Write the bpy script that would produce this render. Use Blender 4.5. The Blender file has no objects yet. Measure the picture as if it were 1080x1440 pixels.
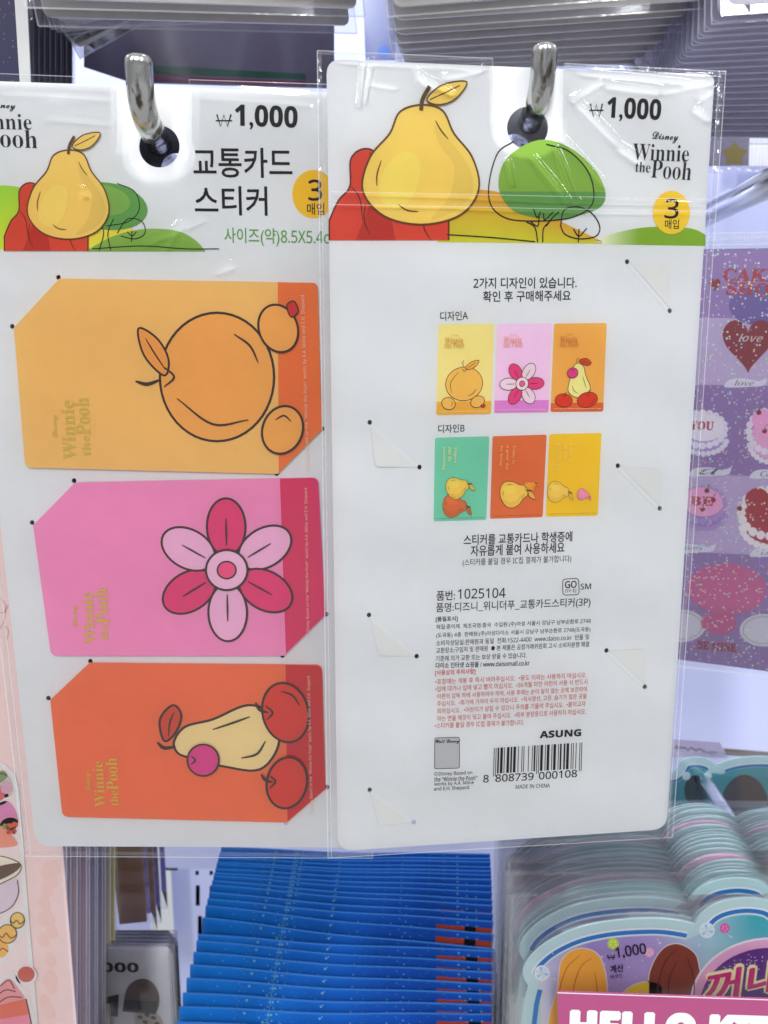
import bpy, math, random
from mathutils import Vector, Matrix
from mathutils.geometry import tessellate_polygon

# ------------------------------------------------------------------ camera, world, lamps, exposure
SC = bpy.context.scene
COL = SC.collection
TH = math.radians(10.0)
F_PX = 1080.0
cam = bpy.data.cameras.new("camera")
cam.sensor_fit = 'VERTICAL'
cam.sensor_height = 36.0
cam.sensor_width = 27.0
cam.lens = 27.0
cam.clip_start = 0.01
cam.clip_end = 50.0
cam.dof.use_dof = True
cam.dof.focus_distance = 0.222
cam.dof.aperture_fstop = 24.0
cam_ob = bpy.data.objects.new("camera", cam)
COL.objects.link(cam_ob)
cam_ob.location = (0, 0, 0)
cam_ob.rotation_euler = (math.radians(90) - TH, 0, 0)
SC.camera = cam_ob
SC.render.resolution_x, SC.render.resolution_y = 768, 1024
SC.view_settings.view_transform = 'Standard'
SC.view_settings.look = 'None'
SC.view_settings.exposure = 0.28
SC.view_settings.gamma = 1.0
SC.cycles.max_bounces = 10
SC.cycles.transparent_max_bounces = 48
SC.cycles.sample_clamp_indirect = 4.0

world = bpy.data.worlds.new("World")
SC.world = world
world.use_nodes = True
wn = world.node_tree
bg = wn.nodes['Background']
wt = wn.nodes.new('ShaderNodeTexCoord')
ws = wn.nodes.new('ShaderNodeSeparateXYZ')
wr = wn.nodes.new('ShaderNodeValToRGB')
wm = wn.nodes.new('ShaderNodeMath'); wm.operation = 'MULTIPLY_ADD'
wm.inputs[1].default_value = 0.5; wm.inputs[2].default_value = 0.5
wn.links.new(wt.outputs['Generated'], ws.inputs[0])
wn.links.new(ws.outputs['Z'], wm.inputs[0])
wn.links.new(wm.outputs[0], wr.inputs[0])
wn.links.new(wr.outputs[0], bg.inputs[0])
e = wr.color_ramp.elements
e[0].position = 0.0; e[0].color = (0.60, 0.60, 0.60, 1)
e[1].position = 1.0; e[1].color = (0.80, 0.82, 0.86, 1)
for p_, c_ in ((0.36, (0.66, 0.66, 0.67, 1)), (0.46, (0.36, 0.36, 0.37, 1)), (0.57, (0.36, 0.365, 0.38, 1)), (0.68, (0.80, 0.81, 0.83, 1))):
    q_ = e.new(p_); q_.color = c_
bg.inputs[1].default_value = 0.76


def area_lamp(name, loc, target, sx, sy, watts, col=(1, 1, 1)):
    l = bpy.data.lights.new(name, 'AREA')
    l.shape = 'RECTANGLE'; l.size = sx; l.size_y = sy
    l.energy = watts; l.color = col
    o = bpy.data.objects.new(name, l)
    COL.objects.link(o)
    o.location = loc
    o.rotation_euler = (Vector(target) - Vector(loc)).to_track_quat('-Z', 'Y').to_euler()
    return o


# shop ceiling: three fluorescent troffers, and the strip light under the gondola's canopy
area_lamp("ceiling_lamp", (-0.15, -1.20, 1.20), (0, 0.1, 0), 0.16, 1.2, 20.5, (0.95, 0.98, 1.0))
area_lamp("ceiling_lamp", (0.95, -1.00, 1.25), (0, 0.2, 0), 0.16, 1.2, 12.5, (0.95, 0.98, 1.0))
area_lamp("ceiling_lamp", (-1.15, -0.90, 1.25), (0, 0.2, 0), 0.16, 1.2, 12.5, (0.95, 0.98, 1.0))
area_lamp("canopy_lamp", (0.10, 0.50, 0.75), (0.10, 0.62, 0.0), 1.6, 0.06, 7.0, (0.86, 0.90, 1.0))

# ------------------------------------------------------------------ geometry helpers
FW = Vector((0, math.cos(TH), -math.sin(TH)))
UP = Vector((0, math.sin(TH), math.cos(TH)))
RT = Vector((1, 0, 0))


def ray(px, py):
    return RT * ((px - 540) / F_PX) + FW + UP * ((720 - py) / F_PX)


def at(px, py, depth):
    return ray(px, py) * depth


class Plane:
    def __init__(self, o, u, v=(0, 0, 1)):
        self.o = Vector(o)
        self.u = Vector(u).normalized()
        v = Vector(v)
        self.v = (v - self.u * v.dot(self.u)).normalized()
        self.n = self.u.cross(self.v)
        if self.n.dot(self.o) > 0:
            self.n = -self.n          # n looks back at the viewer

    def loc(self, px, py):
        r = ray(px, py)
        t = self.o.dot(self.n) / r.dot(self.n)
        d = r * t - self.o
        return (d.dot(self.u), d.dot(self.v))

    def w(self, a, b, off=0.0):
        return self.o + self.u * a + self.v * b + self.n * off

    def pt(self, px, py, off=0.0):
        return self.w(*self.loc(px, py), off)

    def scale(self, px, py):
        a = self.loc(px, py); b = self.loc(px, py - 4)
        return math.hypot(a[0] - b[0], a[1] - b[1]) / 4


def lin(c):
    c = c / 255.0
    return c / 12.92 if c <= 0.04045 else ((c + 0.055) / 1.055) ** 2.4


def ink(r, g, b, white=214.0):
    k = 0.80 / lin(white)
    return tuple(min(0.9, max(0.008, lin(x) * k)) for x in (r, g, b))


BLACK = (0.010, 0.009, 0.010)
WHITE = (0.77, 0.775, 0.785)


def lerp2(p, q, t): return (p[0] + (q[0] - p[0]) * t, p[1] + (q[1] - p[1]) * t)


def cat(pts, n=8, closed=False):
    P = [Vector((p[0], p[1])) for p in pts]
    N = len(P)
    out = []
    rng = range(N) if closed else range(N - 1)
    for i in rng:
        if closed:
            a, b, c, d = P[i - 1], P[i], P[(i + 1) % N], P[(i + 2) % N]
        else:
            b, c = P[i], P[i + 1]
            a = P[i - 1] if i else b * 2 - c
            d = P[i + 2] if i + 2 < N else c * 2 - b
        for k in range(n):
            t = k / n
            q = 0.5 * ((2 * b) + (c - a) * t + (2 * a - 5 * b + 4 * c - d) * t * t + (3 * b - a - 3 * c + d) * t ** 3)
            out.append((q.x, q.y))
    if not closed:
        out.append((P[-1].x, P[-1].y))
    return out


def rnd_poly(pts, r, n=5):
    out = []
    N = len(pts)
    for i in range(N):
        p = Vector(pts[i][:2]); a = Vector(pts[i - 1][:2]); b = Vector(pts[(i + 1) % N][:2])
        rr = pts[i][2] if len(pts[i]) > 2 else r
        if rr <= 0:
            out.append((p.x, p.y)); continue
        da = (a - p); db = (b - p)
        ra = min(rr, da.length * .49); rb = min(rr, db.length * .49)
        A = p + da.normalized() * ra; B = p + db.normalized() * rb
        for k in range(n + 1):
            t = k / n
            q = A * (1 - t) ** 2 + p * 2 * t * (1 - t) + B * t * t
            out.append((q.x, q.y))
    return out


def ell(cx, cy, rx, ry, rot=0, n=36):
    c, s = math.cos(math.radians(rot)), math.sin(math.radians(rot))
    return [(cx + rx * math.cos(t) * c - ry * math.sin(t) * s, cy + rx * math.cos(t) * s + ry * math.sin(t) * c)
            for t in (2 * math.pi * k / n for k in range(n))]


_glyphs = {}


def glyph_mesh(body, bold):
    key = (body, bold)
    if key not in _glyphs:
        cu = bpy.data.curves.new("lettering", 'FONT')
        cu.body = body; cu.size = 1.0; cu.offset = bold; cu.resolution_u = 3
        ob = bpy.data.objects.new("lettering", cu)
        COL.objects.link(ob)
        dg = bpy.context.evaluated_depsgraph_get()
        me = ob.evaluated_get(dg).to_mesh()
        vs = [(v.co.x, v.co.y) for v in me.vertices]
        fs = [tuple(p.vertices) for p in me.polygons]
        ob.evaluated_get(dg).to_mesh_clear()
        bpy.data.objects.remove(ob); bpy.data.curves.remove(cu)
        _glyphs[key] = (vs, fs)
    return _glyphs[key]


def mathcase(s, up, lo, dig=None):
    out = ''
    for ch in s:
        if 'A' <= ch <= 'Z': out += chr(up + ord(ch) - 65)
        elif 'a' <= ch <= 'z': out += chr(lo + ord(ch) - 97)
        elif dig and '0' <= ch <= '9': out += chr(dig + ord(ch) - 48)
        else: out += ch
    return out


def serif(s): return mathcase(s, 0x1D400, 0x1D41A)
def sansb(s): return mathcase(s, 0x1D5D4, 0x1D5EE, 0x1D7EC)
def sans(s): return mathcase(s, 0x1D5A0, 0x1D5BA, 0x1D7E2)
def sansbi(s): return mathcase(s, 0x1D63C, 0x1D656)
def script(s): return mathcase(s, 0x1D4D0, 0x1D4EA)


class MB:
    def __init__(self):
        self.v, self.f, self.c, self.m = [], [], [], []
        self.smooth = False

    def add(self, verts, faces, col, mat=0):
        b = len(self.v)
        self.v += [Vector(p) for p in verts]
        if isinstance(col, list): self.c += col
        else: self.c += [col] * len(verts)
        self.f += [tuple(i + b for i in f) for f in faces]
        self.m += [mat] * len(faces)
        return self

    def loops(self, pl, loops, col, off, mat=0):
        flat = [q for L in loops for q in L]
        tris = tessellate_polygon([[Vector((a, b, 0)) for a, b in L] for L in loops])
        ft = []
        for t in tris:
            (x0, y0), (x1, y1), (x2, y2) = (flat[i] for i in t)
            ft.append(t if (x1 - x0) * (y2 - y0) - (x2 - x0) * (y1 - y0) > 0 else t[::-1])
        self.add([pl.w(a, b, off) for a, b in flat], ft, col, mat)

    def poly(self, pl, pts, col, off, holes=(), mat=0):
        self.loops(pl, [[pl.loc(*p[:2]) for p in L] for L in [pts, *holes]], col, off, mat)

    def slab(self, pl, pts, col, off, th, holes=(), mat=0, back=None):
        LL = [[pl.loc(*p[:2]) for p in L] for L in [pts, *holes]]
        self.lslab(pl, LL, col, off, th, mat, back)

    def lslab(self, pl, LL, col, off, th, mat=0, back=None):
        self.loops(pl, LL, col, off, mat)
        flat = [q for L in LL for q in L]
        tris = tessellate_polygon([[Vector((a, b, 0)) for a, b in L] for L in LL])
        self.add([pl.w(a, b, off - th) for a, b in flat], [t[::-1] for t in tris], back or col, mat)
        for L in LL:
            n = len(L)
            self.add([pl.w(a, b, off) for a, b in L] + [pl.w(a, b, off - th) for a, b in L],
                     [(i, (i + 1) % n, n + (i + 1) % n, n + i) for i in range(n)], back or col, mat)

    def stroke(self, pl, pts, wpx, col, off, closed=False, mat=0, taper=False):
        L = [Vector(pl.loc(*p[:2])) for p in pts]
        mid = pts[len(pts) // 2]
        w = wpx * pl.scale(*mid[:2]) / 2
        self.lstroke(pl, L, w, col, off, closed, mat, taper)

    def lstroke(self, pl, L, w, col, off, closed=False, mat=0, taper=False):
        n = len(L); vs = []
        for i in range(n):
            a = L[i - 1] if (i or closed) else L[i]
            b = L[(i + 1) % n] if (i < n - 1 or closed) else L[i]
            d = (b - a)
            d = d.normalized() if d.length > 1e-12 else Vector((1, 0))
            nn = Vector((-d.y, d.x))
            k = w * (math.sin(math.pi * (0.08 + 0.84 * i / (n - 1))) ** .6 if taper else 1)
            for s in (1, -1):
                q = L[i] + nn * k * s
                vs.append(pl.w(q.x, q.y, off))
        fs = [(2 * i, 2 * i + 1, (2 * i + 3) % (2 * n), (2 * i + 2) % (2 * n)) for i in range(n if closed else n - 1)]
        self.add(vs, fs, col, mat)

    def text(self, pl, body, bl, br, hpx, col, off, bold=0.0, mat=0, slant=0.0):
        vs, fs = glyph_mesh(sans(body), min(0.0, bold))
        if not vs: return
        x0 = min(v[0] for v in vs); x1 = max(v[0] for v in vs)
        y0 = min(v[1] for v in vs); y1 = max(v[1] for v in vs)
        A = Vector(pl.loc(*bl)); B = Vector(pl.loc(*br))
        d = B - A
        nn = Vector((-d.y, d.x)).normalized()
        h = hpx * pl.scale(*bl)
        du = d.normalized()
        em = h / (y1 - y0)
        sh = [(0, 0)]
        if bold > 0:
            r = bold * em
            sh = [(r * math.cos(a), r * math.sin(a)) for a in (0.4, 1.97, 3.54, 5.11)] + [(0, 0)]
            if bold > 0.02: sh += [(r * math.cos(a), r * math.sin(a)) for a in (1.2, 2.75, 4.33, 5.9)]
        for k, (sx, sy) in enumerate(sh):
            out = []
            for x, y in vs:
                s = (x - x0) / (x1 - x0); t = (y - y0) / (y1 - y0)
                q = A + d * s + nn * (h * t) + du * (slant * h * t)
                out.append(pl.w(q.x + du.x * sx + nn.x * sy, q.y + du.y * sx + nn.y * sy, off + k * 1.5e-6))
            self.add(out, fs, col, mat)

    def band(self, pl, top, bot, ctop, cbot, off, ny=5):
        """a printed area between two outlines with an ink blend between them"""
        n = len(top)
        vs, cs, fs = [], [], []
        for j in range(ny + 1):
            t = j / ny
            for i in range(n):
                vs.append(pl.pt(top[i][0] * (1 - t) + bot[i][0] * t, top[i][1] * (1 - t) + bot[i][1] * t, off))
                ct = ctop[i] if isinstance(ctop, list) else ctop
                cb = cbot[i] if isinstance(cbot, list) else cbot
                cs.append(tuple(a * (1 - t) + b * t for a, b in zip(ct, cb)))
        for j in range(ny):
            for i in range(n - 1):
                fs.append((j * n + i, (j + 1) * n + i, (j + 1) * n + i + 1, j * n + i + 1))
        self.add(vs, fs, cs)

    def build(self, name, mats, parent=None, label=None, smooth=False):
        L = parent_loc(parent) if parent is not None else Vector((0, 0, 0))
        me = bpy.data.meshes.new(name)
        me.from_pydata([p - L for p in self.v], [], self.f)
        if not isinstance(mats, (list, tuple)): mats = [mats]
        for m in mats: me.materials.append(m)
        me.polygons.foreach_set('material_index', self.m)
        if smooth: me.polygons.foreach_set('use_smooth', [True] * len(self.f))
        at_ = me.color_attributes.new('Col', 'FLOAT_COLOR', 'POINT')
        at_.data.foreach_set('color', [x for c in self.c for x in (c[0], c[1], c[2], 1.0)])
        me.update()
        ob = bpy.data.objects.new(name, me)
        COL.objects.link(ob)
        if parent is not None: ob.parent = parent
        if label: ob['label'] = label
        return ob


def parent_loc(o):
    L = Vector((0, 0, 0))
    while o is not None:
        L += o.location
        o = o.parent
    return L


def tag(o, label, catg, group=None, kind=None):
    if label: o['label'] = label
    if catg: o['category'] = catg
    if group: o['group'] = group
    if kind: o['kind'] = kind
    return o


def thing(name, label, catg, loc, group=None):
    o = bpy.data.objects.new(name, None)
    COL.objects.link(o)
    o.location = loc
    o.empty_display_size = 0.01
    return tag(o, label, catg, group)


def dup(root, loc, label, rot=None):
    r = root.copy(); COL.objects.link(r)
    r.location = loc
    if rot is not None: r.rotation_euler = rot
    r['label'] = label
    for ch in list(root.children):
        c = ch.copy(); COL.objects.link(c); c.parent = r
        for g in list(ch.children):
            d = g.copy(); COL.objects.link(d); d.parent = c
    return r


ORD = ["first", "second", "third", "fourth", "fifth", "sixth", "seventh", "eighth", "ninth", "tenth", "eleventh",
       "twelfth", "thirteenth", "fourteenth", "fifteenth", "sixteenth", "seventeenth", "eighteenth", "nineteenth",
       "twentieth", "twenty-first", "twenty-second", "twenty-third", "twenty-fourth", "twenty-fifth", "twenty-sixth",
       "twenty-seventh", "twenty-eighth", "twenty-ninth", "thirtieth"]


# ------------------------------------------------------------------ materials
def newmat(name):
    m = bpy.data.materials.new(name); m.use_nodes = True
    return m, m.node_tree, m.node_tree.nodes['Principled BSDF']


def printed(name, rough=0.42, mott=0.05, spec=0.35, coat=0.0, bump=0.0, bscale=900.0, trans=0.0):
    m, nt, bs = newmat(name)
    a = nt.nodes.new('ShaderNodeAttribute'); a.attribute_name = 'Col'
    tc = nt.nodes.new('ShaderNodeTexCoord')
    nz = nt.nodes.new('ShaderNodeTexNoise')
    nz.inputs['Scale'].default_value = 160.0; nz.inputs['Detail'].default_value = 4.0
    nt.links.new(tc.outputs['Object'], nz.inputs['Vector'])
    mr = nt.nodes.new('ShaderNodeMapRange')
    mr.inputs['To Min'].default_value = 1 - mott; mr.inputs['To Max'].default_value = 1 + mott
    nt.links.new(nz.outputs[0], mr.inputs['Value'])
    mx = nt.nodes.new('ShaderNodeVectorMath'); mx.operation = 'SCALE'
    nt.links.new(a.outputs['Color'], mx.inputs[0])
    nt.links.new(mr.outputs[0], mx.inputs['Scale'])
    nt.links.new(mx.outputs[0], bs.inputs['Base Color'])
    bs.inputs['Roughness'].default_value = rough
    bs.inputs['Specular IOR Level'].default_value = spec
    bs.inputs['Coat Weight'].default_value = coat
    bs.inputs['Coat Roughness'].default_value = 0.12
    if bump:
        n2 = nt.nodes.new('ShaderNodeTexNoise'); n2.inputs['Scale'].default_value = bscale
        nt.links.new(tc.outputs['Object'], n2.inputs['Vector'])
        b = nt.nodes.new('ShaderNodeBump'); b.inputs['Strength'].default_value = bump
        b.inputs['Distance'].default_value = 0.0004
        nt.links.new(n2.outputs[0], b.inputs['Height'])
        nt.links.new(b.outputs[0], bs.inputs['Normal'])
    return m


def film_mat(name, tint=(1, 1, 1), gain=2.0, rough=0.06, haze=0.0, bump=0.25, scale=70.0):
    m = bpy.data.materials.new(name); m.use_nodes = True
    nt = m.node_tree; nt.nodes.clear()
    out = nt.nodes.new('ShaderNodeOutputMaterial')
    tr = nt.nodes.new('ShaderNodeBsdfTransparent'); tr.inputs[0].default_value = (*tint, 1)
    gl = nt.nodes.new('ShaderNodeBsdfGlossy'); gl.inputs['Roughness'].default_value = rough
    gl.inputs[0].default_value = (1, 1, 1, 1)
    lw = nt.nodes.new('ShaderNodeFresnel'); lw.inputs[0].default_value = 1.45
    mu = nt.nodes.new('ShaderNodeMath'); mu.operation = 'MULTIPLY'; mu.use_clamp = True
    mu.inputs[1].default_value = gain
    mix = nt.nodes.new('ShaderNodeMixShader')
    nt.links.new(lw.outputs[0], mu.inputs[0]); nt.links.new(mu.outputs[0], mix.inputs[0])
    nt.links.new(tr.outputs[0], mix.inputs[1]); nt.links.new(gl.outputs[0], mix.inputs[2])
    if bump:
        tc = nt.nodes.new('ShaderNodeTexCoord')
        nz = nt.nodes.new('ShaderNodeTexNoise'); nz.inputs['Scale'].default_value = scale
        nz.inputs['Detail'].default_value = 1.5
        nt.links.new(tc.outputs['Object'], nz.inputs['Vector'])
        b = nt.nodes.new('ShaderNodeBump'); b.inputs['Strength'].default_value = bump
        b.inputs['Distance'].default_value = 0.002
        nt.links.new(nz.outputs[0], b.inputs['Height'])
        nt.links.new(b.outputs[0], gl.inputs['Normal'])
        nt.links.new(b.outputs[0], lw.inputs['Normal'])
    last = mix
    if haze > 0:
        df = nt.nodes.new('ShaderNodeBsdfDiffuse'); df.inputs[0].default_value = (0.85, 0.86, 0.9, 1)
        m2 = nt.nodes.new('ShaderNodeMixShader'); m2.inputs[0].default_value = haze
        nt.links.new(mix.outputs[0], m2.inputs[1]); nt.links.new(df.outputs[0], m2.inputs[2])
        last = m2
    nt.links.new(last.outputs[0], out.inputs[0])
    return m


M_CARD = printed('white_card', 0.5, 0.03, 0.2, 0, 0.08)
M_INK = printed('print_ink', 0.5, 0.05, 0.12)
M_STICKER = printed('sticker_vinyl', 0.22, 0.04, 0.5, 0.35, 0.05, 2500)
M_GLOSS = printed('gloss_print', 0.2, 0.05, 0.5, 0.3)
M_MATT = printed('matt_print', 0.6, 0.08, 0.2)
M_FILM = film_mat('clear_film', (0.985, 0.988, 0.99), 0.85, 0.05, 0.0, 0.16, 45)
M_SEAM = film_mat('film_seam', (0.95, 0.955, 0.965), 2.2, 0.12, 0.04, 0.3, 300)
M_CRIMP = film_mat('film_crimp', (0.93, 0.93, 0.95), 3.0, 0.15, 0.26, 0.15, 150)
M_FILM2 = film_mat('packed_film', (0.97, 0.972, 0.985), 1.4, 0.10, 0.015, 0.08, 60)
M_FILM3 = film_mat('thin_film', (0.988, 0.989, 0.993), 0.7, 0.10, 0.004, 0.12, 60)

M_GOLD, _nt, _b = newmat('gold_foil')
_b.inputs['Base Color'].default_value = (0.78, 0.57, 0.10, 1); _b.inputs['Metallic'].default_value = 0.45
_b.inputs['Roughness'].default_value = 0.35

M_CHROME, _nt, _b = newmat('worn_chrome')
_b.inputs['Metallic'].default_value = 1.0
_tc = _nt.nodes.new('ShaderNodeTexCoord')
_mp = _nt.nodes.new('ShaderNodeMapping'); _mp.inputs['Scale'].default_value = (420, 420, 90)
_nz = _nt.nodes.new('ShaderNodeTexNoise'); _nz.inputs['Scale'].default_value = 1.0; _nz.inputs['Detail'].default_value = 5
_rp = _nt.nodes.new('ShaderNodeValToRGB')
_rp.color_ramp.elements[0].position = 0.36; _rp.color_ramp.elements[0].color = (0.09, 0.075, 0.06, 1)
_rp.color_ramp.elements[1].position = 0.50; _rp.color_ramp.elements[1].color = (0.52, 0.53, 0.52, 1)
_rr = _nt.nodes.new('ShaderNodeMapRange'); _rr.inputs['From Min'].default_value = 0.35; _rr.inputs['From Max'].default_value = 0.6
_rr.inputs['To Min'].default_value = 0.42; _rr.inputs['To Max'].default_value = 0.12
_nt.links.new(_tc.outputs['Object'], _mp.inputs[0]); _nt.links.new(_mp.outputs[0], _nz.inputs['Vector'])
_nt.links.new(_nz.outputs[0], _rp.inputs[0]); _nt.links.new(_rp.outputs[0], _b.inputs['Base Color'])
_nt.links.new(_nz.outputs[0], _rr.inputs[0]); _nt.links.new(_rr.outputs[0], _b.inputs['Roughness'])
_bp = _nt.nodes.new('ShaderNodeBump'); _bp.inputs['Strength'].default_value = 0.25; _bp.inputs['Distance'].default_value = 0.0006
_nt.links.new(_nz.outputs[0], _bp.inputs['Height']); _nt.links.new(_bp.outputs[0], _b.inputs['Normal'])

M_STEEL, _nt, _b = newmat('plain_chrome')
_b.inputs['Metallic'].default_value = 1.0; _b.inputs['Base Color'].default_value = (0.68, 0.69, 0.74, 1)
_b.inputs['Roughness'].default_value = 0.28

M_PANEL, _nt, _b = newmat('panel_paint')
_tc = _nt.nodes.new('ShaderNodeTexCoord')
_nz = _nt.nodes.new('ShaderNodeTexNoise'); _nz.inputs['Scale'].default_value = 14; _nz.inputs['Detail'].default_value = 4
_rp = _nt.nodes.new('ShaderNodeValToRGB')
_rp.color_ramp.elements[0].color = (0.58, 0.62, 0.93, 1); _rp.color_ramp.elements[1].color = (0.63, 0.67, 0.97, 1)
_nt.links.new(_tc.outputs['Object'], _nz.inputs['Vector']); _nt.links.new(_nz.outputs[0], _rp.inputs[0])
_nt.links.new(_rp.outputs[0], _b.inputs['Base Color']); _b.inputs['Roughness'].default_value = 0.5

M_BLUE = printed('coated_blue', 0.34, 0.06, 0.22)
M_GLITTER, _nt, _b = newmat('holographic_print')
_a = _nt.nodes.new('ShaderNodeAttribute'); _a.attribute_name = 'Col'
_tc = _nt.nodes.new('ShaderNodeTexCoord')
_vo = _nt.nodes.new('ShaderNodeTexVoronoi'); _vo.inputs['Scale'].default_value = 1050
_nt.links.new(_tc.outputs['Object'], _vo.inputs['Vector'])
_sp = _nt.nodes.new('ShaderNodeSeparateColor'); _nt.links.new(_vo.outputs['Color'], _sp.inputs[0])
_th = _nt.nodes.new('ShaderNodeMath'); _th.operation = 'GREATER_THAN'; _th.inputs[1].default_value = 0.82
_nt.links.new(_sp.outputs[0], _th.inputs[0])
_ds = _nt.nodes.new('ShaderNodeMath'); _ds.operation = 'LESS_THAN'; _ds.inputs[1].default_value = 0.42
_nt.links.new(_vo.outputs['Distance'], _ds.inputs[0])
_ml = _nt.nodes.new('ShaderNodeMath'); _ml.operation = 'MULTIPLY'
_nt.links.new(_th.outputs[0], _ml.inputs[0]); _nt.links.new(_ds.outputs[0], _ml.inputs[1])
_hs = _nt.nodes.new('ShaderNodeHueSaturation'); _hs.inputs['Color'].default_value = (0.85, 0.50, 0.50, 1)
_hs.inputs['Value'].default_value = 1.1
_nt.links.new(_sp.outputs[1], _hs.inputs['Hue'])
_mx = _nt.nodes.new('ShaderNodeMix'); _mx.data_type = 'RGBA'
_nt.links.new(_ml.outputs[0], _mx.inputs['Factor']); _nt.links.new(_a.outputs['Color'], _mx.inputs[6]); _nt.links.new(_hs.outputs[0], _mx.inputs[7])
_nt.links.new(_mx.outputs[2], _b.inputs['Base Color'])
_m2 = _nt.nodes.new('ShaderNodeMath'); _m2.operation = 'MULTIPLY'; _m2.inputs[1].default_value = 0.5
_nt.links.new(_ml.outputs[0], _m2.inputs[0]); _nt.links.new(_m2.outputs[0], _b.inputs['Metallic'])
_b.inputs['Roughness'].default_value = 0.35

# ------------------------------------------------------------------ large structure: back panel
PB = Plane((0, 0.56, 0), (1, 0, 0))
b = MB()
outer = [(-0.75, -0.75), (0.95, -0.75), (0.95, 0.60), (-0.75, 0.60)]
slots = []
for px, py, w_, h_ in ((278, 1260, 6, 30), (281, 1302, 6, 28), (277, 1228, 5, 7), (297, 1228, 5, 7), (297, 1258, 5, 24), (284, 1345, 6, 26), (287, 1388, 6, 26)):
    q = [PB.loc(px - w_ / 2, py - h_ / 2), PB.loc(px - w_ / 2, py + h_ / 2), PB.loc(px + w_ / 2, py + h_ / 2), PB.loc(px + w_ / 2, py - h_ / 2)]
    slots.append(q)
b.lslab(PB, [outer, *slots], WHITE, 0, 0.0012)
o = b.build('wall_panel', M_PANEL)
tag(o, 'pale bluish white metal back panel with slotted peg holes', 'panel', kind='structure')
b = MB()
b.add([(-.8, .60, -.8), (1, .60, -.8), (1, .60, .65), (-.8, .60, .65)], [(0, 1, 2, 3)], (0.02, 0.02, 0.03))  # flat sheet; the shade behind the slots is put into its near-black colour
tag(b.build('cavity_shade_sheet', M_MATT), 'near-black sheet painting in the shade behind the slotted back panel', 'wall', kind='structure')


def ribbed(name, px0, px1, py0, py1, Y, label, pitch=0.0026):
    pl = Plane((0, Y, 0), (1, 0, 0))
    a0, b1 = pl.loc(px0, py0); a1, b0 = pl.loc(px1, py1)
    bb = MB(); vs = []
    n = int((a1 - a0) / pitch * 6)
    for i in range(n + 1):
        a = a0 + (a1 - a0) * i / n
        h = 0.0006 * abs(math.sin(math.pi * (a - a0) / pitch))
        vs += [pl.w(a, b0, h), pl.w(a, b1, h)]
    bb.add(vs, [(2 * i, 2 * i + 2, 2 * i + 3, 2 * i + 1) for i in range(n)], (0.86, 0.88, 0.9))
    return tag(bb.build(name, M_GLOSS, None, None, True), label, 'panel')


ribbed('ribbed_panel', 205, 247, 1190, 1345, 0.545, 'bright white ribbed plastic sheet behind the small tan pack')
ribbed('ribbed_panel', 1050, 1130, 150, 236, 0.545, 'bright white ribbed plastic sheet right of the star pack')


# ------------------------------------------------------------------ pegs
def tube(bb, path, r, seg=16, cap=True, col=WHITE, flat=1.0):
    P = [Vector(p) for p in path]
    rings = []
    prev = None
    for i, p in enumerate(P):
        d = (P[min(i + 1, len(P) - 1)] - P[max(i - 1, 0)]).normalized()
        if prev is None:
            x = d.cross(Vector((0.1, 0.2, 1))).normalized()
        else:
            x = (prev - d * prev.dot(d)).normalized()
        prev = x
        y = d.cross(x)
        rr = r[i] if isinstance(r, list) else r
        rings.append([p + (x * math.cos(2 * math.pi * k / seg) + y * math.sin(2 * math.pi * k / seg) * flat) * rr for k in range(seg)])
    vs = [q for R in rings for q in R]
    fs = [(i * seg + k, i * seg + (k + 1) % seg, (i + 1) * seg + (k + 1) % seg, (i + 1) * seg + k) for i in range(len(P) - 1) for k in range(seg)]
    if cap:
        fs.append(tuple(range(seg))[::-1]); fs.append(tuple((len(P) - 1) * seg + k for k in range(seg)))
    bb.add(vs, fs, col)


def cat3(pts, n=8):
    P = [Vector(p) for p in pts]; out = []
    for i in range(len(P) - 1):
        bq, c = P[i], P[i + 1]
        a = P[i - 1] if i else bq * 2 - c
        d = P[i + 2] if i + 2 < len(P) else c * 2 - bq
        for k in range(n):
            t = k / n
            out.append(0.5 * ((2 * bq) + (c - a) * t + (2 * a - 5 * bq + 4 * c - d) * t * t + (3 * bq - a - 3 * c + d) * t ** 3))
    out.append(P[-1])
    return out


def peg(label, keys, r, back=0.56):
    pts = [at(*k) for k in keys]
    d = pts[0] - pts[1]
    d = Vector((0.0, 1, -0.06)).normalized()
    far = pts[0] + d * ((back - pts[0].y) / d.y)
    mid = pts[0].lerp(far, .5)
    path = cat3([far, mid] + pts, 8)
    # rounded tip
    t = (path[-1] - path[-2]).normalized()
    rr = [r] * len(path)
    for k in range(1, 6):
        a = math.pi / 2 * k / 5
        path.append(pts[-1] + t * r * 0.6 * math.sin(a)); rr.append(max(r * math.cos(a) ** .7, r * 0.02))
    root = thing('peg_hook', label, 'peg hook', far, 'chrome peg hooks')
    bb = MB(); tube(bb, path, rr, 20)
    bb.build('rod', M_CHROME, root, None, True)
    bp_ = MB()
    pl = Plane(far + Vector((0, -0.002, 0)), (1, 0, 0))
    bp_.lslab(pl, [[(-.012, -.022), (.012, -.022), (.012, .014), (-.012, .014)]], WHITE, 0, 0.0015)
    bp_.build('mounting_plate', M_STEEL, root)
    return root


peg('worn chrome peg hook with upturned end through the left front pack',
    [(232, 222, .232), (226, 208, .217), (217, 190, .204), (205, 165, .195), (198, 130, .190), (195, 88, .187)], 0.00335)
peg('worn chrome peg hook with upturned end through the right front pack',
    [(735, 192, .222), (740, 182, .208), (749, 163, .198), (758, 138, .192), (763, 108, .189), (766, 72, .187)], 0.0031)

# ------------------------------------------------------------------ front packs
E1 = 0.00004     # one ink layer


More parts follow.
